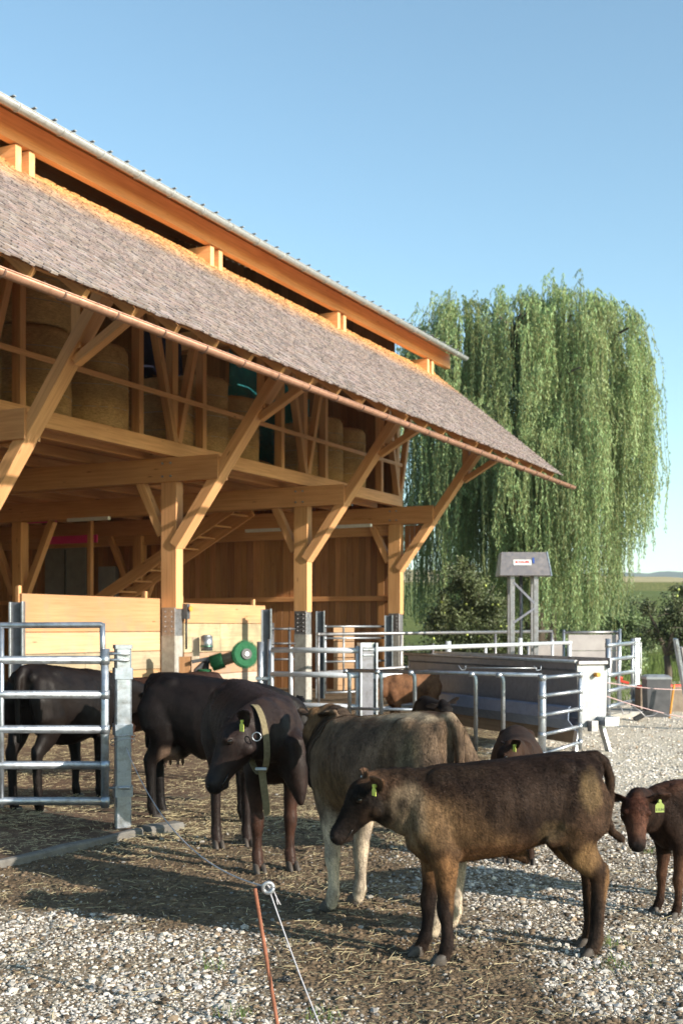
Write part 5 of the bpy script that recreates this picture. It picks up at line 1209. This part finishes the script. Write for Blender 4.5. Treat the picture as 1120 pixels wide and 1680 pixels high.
        D = unit(tg + N * (.22 + .22 * rng.random((fur, 1)))); Ln = fur_len * (.5 + .8 * rng.random(fur)); sdv = unit(np.cross(D, N)) * (.0007 + .0005 * rng.random(fur))[:, None]
        V3 = np.stack([P - sdv, P + sdv, P + D * Ln[:, None]], 1).reshape(-1, 3); stk = fbm(P[:, 0] * 42 + P[:, 1] * 20, P[:, 2] * 9 - P[:, 0] * 6, 3, 61)[:, None]; var = (.45 + .9 * rng.random((fur, 1))) * (.35 + 1.5 * stk); np_mesh('coat_hair', V3, np.arange(3 * fur).reshape(-1, 3), M[mat], np.repeat(Cc * var, 3, 0), parent=root)
    if tags:
        for (s_, mt, big) in tags:
            e0 = hp(.07, .02, s_ * .15); od = (sd * s_ - hd_ * .22 + up * (.05 - ear_droop)).normalized(); c = e0 + od * (hk * .30) + (hd_ * .75 + up * .35).normalized() * hk * .05
            dn = Vector((0, 0, -1)); fw = (hd_ * .6 + up * .5 + sd * s_ * .2); fw.z = 0; fw.normalize(); sx = dn.cross(fw).normalized(); k_ = .040 * big * (hk / .36) ** .3
            mb = MB(); pr = [(-.15, .1), (.15, .1), (.3, .45), (.62, .75), (.62, 1.7), (-.62, 1.7), (-.62, .75), (-.3, .45)]
            mb.prism([[c + sx * (x * k_) + dn * (z * k_) + fw * t for x, z in pr] for t in (.0, .003)], (1, 1, 1)); tg_ = mb.build('ear_tag', M[mt], root)
            MB().tube([c + dn * .2 * k_ - fw * .01, c + dn * .2 * k_ + fw * .008], .009, 8).build('tag_button', M[mt], root)
            if big > 1.05:
                R3 = Matrix((sx, -dn, fw)).transposed().to_4x4(); t_ = text_mesh('HU11', k_ * .5, M['black'], tg_, (0, 0, 0), (0, 0, 0), .0004); t_.matrix_local = Matrix.Translation(c + dn * 1.35 * k_ + fw * .0036) @ R3
    root['_'] = 0; del root['_']
    root_data = dict(hp=hp, loc=loc, S=S, root=root, co=co)
    return root_data

DK = (.020, .014, .012)
# front calf, brown bull calf facing left
fo = Vector((1.262, 6.03, 0)); fh = Vector((-.986, -.165, 0))
calf_cols = [((.72, 0, .60), (.30, 9, .22), (.115, .07, .038), .7), ((.40, 0, .98), (.66, 9, .17), (.020, .013, .011), .97), ((.40, 0, .76), (.30, 9, .13), (.030, .020, .016), .85),
             ((.86, 0, .70), (.11, 9, .14), (.175, .112, .064), .8), ((.98, 0, .74), (.10, 9, .15), (.225, .175, .125), .9), ((1.08, 0, .72), (.08, 9, .09), (.27, .21, .15), .9), ((.84, 0, .95), (.30, 9, .05), (.025, .017, .013), .9),
             ((.52, 0, .55), (.30, 9, .05), (.085, .045, .024), .8), ((.06, 0, .84), (.06, 9, .10), (.17, .12, .065), .6), ((.26, 0, .655), (.08, 9, .05), (.13, .095, .055), .6), ((.16, 0, .60), (.07, 9, .08), (.060, .036, .020), .7),
             ((.07, 0, .50), (.07, 9, .09), (.19, .12, .062), .85), ((.80, 0, .46), (.07, 9, .10), (.20, .11, .055), .85), ((-.05, 0, .36), (.022, 9, .12), (.17, .10, .05), .8),
             ((.80, 0, .15), (.1, 9, .17), (.022, .016, .015), .95), ((.03, 0, .17), (.045, 9, .18), (.024, .018, .016), .92), ((.75, 0, .33), (.02, 9, .07), (.16, .09, .045), .7),
             ('h', (.20, 9, .16, .50, -.05, 0), (.012, .009, .008), .97), ('h', (.05, 9, .05, .0, .12, 0), (.14, .08, .05), .7), ('h', (.05, 9, .05, .42, -.22, 0), (.07, .045, .032), .6)]
cow('brown_calf', 'brown bull calf with dark back and tan neck standing broadside in front', 'calf', fo, fh, 1.0, hdir=None, horn=True, colors=calf_cols, base=(.050, .030, .020), fur=130000, legk=1.04, fat=.92, feet=(-.02, .06, 0, -.05), sheath=True,
    tail=[(-.03, 0, 1.0), (-.075, .0, .97), (-.105, .0, .88), (-.10, .0, .76), (-.085, .0, .68), (-.115, .0, .61), (-.17, .0, .57)], tags=[(1, 'tagyellow', .8), (-1, 'white', .5)], hlen=.35, neck_r=.97, vox=.008)

# brown steer with white legs, rump towards us
so = Vector((.56, 6.36, 0)); shd = Vector((-.66, .75, 0))
WL = (.54, .48, .40)
cow('brown_steer', 'dirty brown steer with white legs seen from behind, head lowered beyond its shoulder', 'steer', so, shd, 1.17, lx=.86, poll=Vector((-.135, 7.50, 1.10)), hdir=(-.12, -.10, -1), hup=(-.9, -.35, .1), hlen=.46, base=(.125, .090, .066), belly=.04, fat=1.1, legk=1.05,
    colors=[((.45, 0, .80), (.28, 9, .15), (.105, .072, .056), .8), ((.22, 0, .80), (.06, 9, .2), (.060, .038, .026), .6), ((.06, 0, .74), (.09, 9, .18), (.16, .125, .082), .8), ((.66, 0, .62), (.2, 9, .12), (.125, .080, .042), .7), ((.5, 0, 1.01), (.55, 9, .035), (.36, .31, .24), .8), ((.10, 0, 1.0), (.12, .05, .06), (.05, .028, .020), .9), ((.80, 0, .20), (.2, 9, .30), WL, .97), ((.03, 0, .18), (.2, 9, .28), WL, .95), ('h', (.3, 9, .3, .5, 0, 0), (.030, .021, .019), .95), ('h', (.12, 9, .12, .0, .05, 0), (.22, .13, .07), .8), ((-.09, 0, .7), (.03, .05, .2), (.06, .036, .024), .8)],
    fur=110000, tags=[(1, 'taggreen', .9)], fur_len=.018, tail=[(-.03, 0, 1.0), (-.085, 0, .96), (-.10, 0, .85), (-.09, 0, .70), (-.08, 0, .52)], vox=.009, feet=(.0, .02, -.04, .05))

# collared cow
cc_ = cow('collared_cow', 'dark cow with webbing collar and yellow ear tag, head low to the left', 'cow', Vector((-.83, 8.96, 0)), Vector((.38, -.925, 0)), 1.24, extra=[[(at(436, 1222, 7.84), .185, .12), (at(458, 1215, 7.92), .20, .15), (at(474, 1222, 8.02), .17, .14)], [(at(474, 1225, 7.9), .17, .13), (at(484, 1265, 7.85), .125, .10), (at(491, 1298, 7.81), .065, .05), (at(494, 1318, 7.79), .03, .025)]], poll=Vector((-.635, 7.62, 1.05)), hdir=(-.46, -.25, -.84), hup=(-.75, -.1, .5), hlen=.48,
    base=(.019, .012, .011), fur=50000, mat='sleek', neckpts=Vector((-.54, 7.72, 1.0)), colors=[((.8, 0, .9), (.4, .4, .3), (.026, .016, .014), .6), ((.8, 0, .22), (.2, .3, .25), (.050, .024, .017), .8)], tags=[(1, 'tagyellow', 1.0)], neck_r=1.02, fat=1.05)
def collar():
    root = tag(empty('cow_collar', (-.56, 7.68, 0)), 'worn olive webbing collar with a steel ring hanging round the dark cow neck', 'collar')
    c = Vector((-.545, 7.66, .93)); ax = Vector((.35, .2, 0)).normalized(); u = Vector((0, 0, 1)); s_ = ax.cross(u); n = 40; rings = []
    for k in range(n + 1):
        t = 2 * math.pi * k / n; p = c + s_ * (math.cos(t) * .138) + u * (math.sin(t) * .220) + Vector((.02 * math.sin(t) * -1, 0, 0)); d = (s_ * math.cos(t) + u * math.sin(t)); rings.append([p + ax * a * .021 + d * b for a, b in ((-1, 0), (1, 0), (1, .006), (-1, .006))])
    mb = MB(); mb.prism(rings, caps=False); o = mb.build('strap', M['leather'], root); o.location = -Vector(root.location)
    mb = MB(); rc = at(421, 1209, 7.46); mb.tube([rc + Vector((math.cos(t) * .027, 0, math.sin(t) * .027)) for t in np.linspace(0, 6.2832, 21)], .0038, 8); o = mb.build('ring', M['zinc'], root); o.location = -Vector(root.location)
    mb = MB(); a = at(429, 1262, 7.5); b = at(439, 1338, 7.55); mb.beam(a, b, .045, .012, up=(0, 1, 0), c=(1, 1, 1)); o = mb.build('hanging_end', M['leather'], root); o.location = -Vector(root.location)
    mb = MB(); a = at(428, 1262, 7.48); mb.box(a, (.07, .02, .02)); o = mb.build('buckle', M['zinc'], root); o.location = -Vector(root.location)
collar()
# black cow behind the post
cow('black_cow', 'black cow standing behind the square gate post, facing right', 'cow', Vector((-1.60, 10.25, 0)), Vector((.985, -.14, 0)), 1.24, lx=.80, poll=Vector((-.38, 10.35, .95)), hdir=(.3, .2, -.9), hup=(.9, 0, .3), hlen=.46, base=(.0075, .0055, .0055), fur=45000, mat='sleek', belly=.10, udder=True, fat=1.15,
    colors=[((.4, -.2, .8), (.5, .2, .2), (.011, .008, .008), .7), ((.16, 0, .45), (.1, .2, .10), (.20, .14, .11), .8)], vox=.011)
cow('black_cow', 'black cow behind the left end of the five rail gate, rump towards us', 'cow', Vector((-2.78, 10.45, 0)), Vector((.40, .92, 0)), 1.30, poll=Vector((-2.05, 12.2, 1.0)), hdir=(.4, .2, -.85), hup=(.8, .3, .3), hlen=.46, base=(.0095, .007, .0065), fur=30000, mat='sleek', belly=.08, fat=1.25, vox=.011, lx=.9)
cow('brown_cow', 'dark brown cow with pale ear tag behind gate, half hidden by the post', 'cow', Vector((-1.35, 12.6, 0)), Vector((-.98, -.2, 0)), 1.16, poll=Vector((-2.68, 12.2, 1.12)), hdir=(-.75, -.3, -.6), hup=(-.4, 0, .9), hlen=.44, base=(.035, .018, .014), mat='sleek', vox=.012, tags=[(1, 'white', 1.0)],
    colors=[((.8, 0, .2), (.3, .3, .35), (.11, .045, .03), .8)])
# small calves
cow('brown_calf', 'small reddish brown calf at the right edge looking at us with a green ear tag', 'calf', Vector((2.50, 6.98, 0)), Vector((-.96, -.28, 0)), .80, poll=Vector((1.585, 6.42, .735)), hdir=(-.06, -.46, -.86), hup=(-.05, -.8, .55), hlen=.285, base=(.022, .013, .010),
    colors=[((.5, .1, 1.0), (.7, 9, .12), (.055, .027, .019), .8), ((.8, .1, .25), (.15, .3, .2), (.085, .045, .03), .8), ('h', (.12, .12, .12, .65, .1, 0), (.17, .085, .06), .7), ('h', (.10, .12, .12, .25, .15, 0), (.08, .032, .022), .6)], fur=60000, tags=[(1, 'taggreen', 1.1)], vox=.009, feet=(.02, .06, 0, 0), headk=1.12, fur_len=.014, neck_r=.95, neckpts=Vector((1.72, 6.68, .62)))
cow('brown_calf', 'small dark brown calf hidden behind the front calf with only head and shoulder showing', 'calf', Vector((1.32, 9.0, 0)), Vector((-.12, -.99, 0)), .90, poll=Vector((1.13, 7.92, .87)), hdir=(-.5, -.2, -.85), hup=(-.8, -.1, .4), hlen=.30, base=(.030, .017, .012), vox=.012, tags=[(1, 'tagyellow', .7)], neck_r=.9)
cow('brown_calf', 'brown calf behind the hooped fence, standing at the feed trough', 'calf', Vector((1.45, 18.6, 0)), Vector((-.72, -.3, 0)), .96, poll=Vector((.55, 18.2, .75)), hdir=(-.4, -.2, -.9), hup=(-.8, 0, .4), hlen=.32, base=(.13, .065, .036), vox=.014, fat=1.1, lx=.9,
    colors=[((.5, 0, .9), (.4, .3, .2), (.17, .09, .05), .6)])
cow('black_calf', 'black calf of which only one ear shows above the steer rump', 'calf', Vector((1.0, 14.6, 0)), Vector((.25, -.95, 0)), .80, poll=Vector((1.13, 13.3, .80)), hdir=(.3, -.6, -.7), hup=(0, -.6, .7), hlen=.32, base=(.010, .008, .008), vox=.014)
hz = MB(); hz.v = [(x, y, z) for z in (-2, 215) for x, y in ((-4500, -200), (4500, -200), (4500, 3600), (-4500, 3600))]
for q in ((0, 3, 2, 1), (4, 5, 6, 7), (0, 1, 5, 4), (1, 2, 6, 5), (2, 3, 7, 6), (3, 0, 4, 7)): hz.face(q)
hm = bpy.data.materials.new('haze_air'); hm.use_nodes = True; hm.node_tree.nodes.clear(); ho = hm.node_tree.nodes.new('ShaderNodeOutputMaterial'); hv = hm.node_tree.nodes.new('ShaderNodeVolumePrincipled')
hv.inputs['Color'].default_value = (.80, .88, 1, 1); hv.inputs['Density'].default_value = .00013; hm.node_tree.links.new(hv.outputs[0], ho.inputs['Volume'])
tag(hz.build('haze', hm), kind='stuff')
print('objects', len(bpy.data.objects))
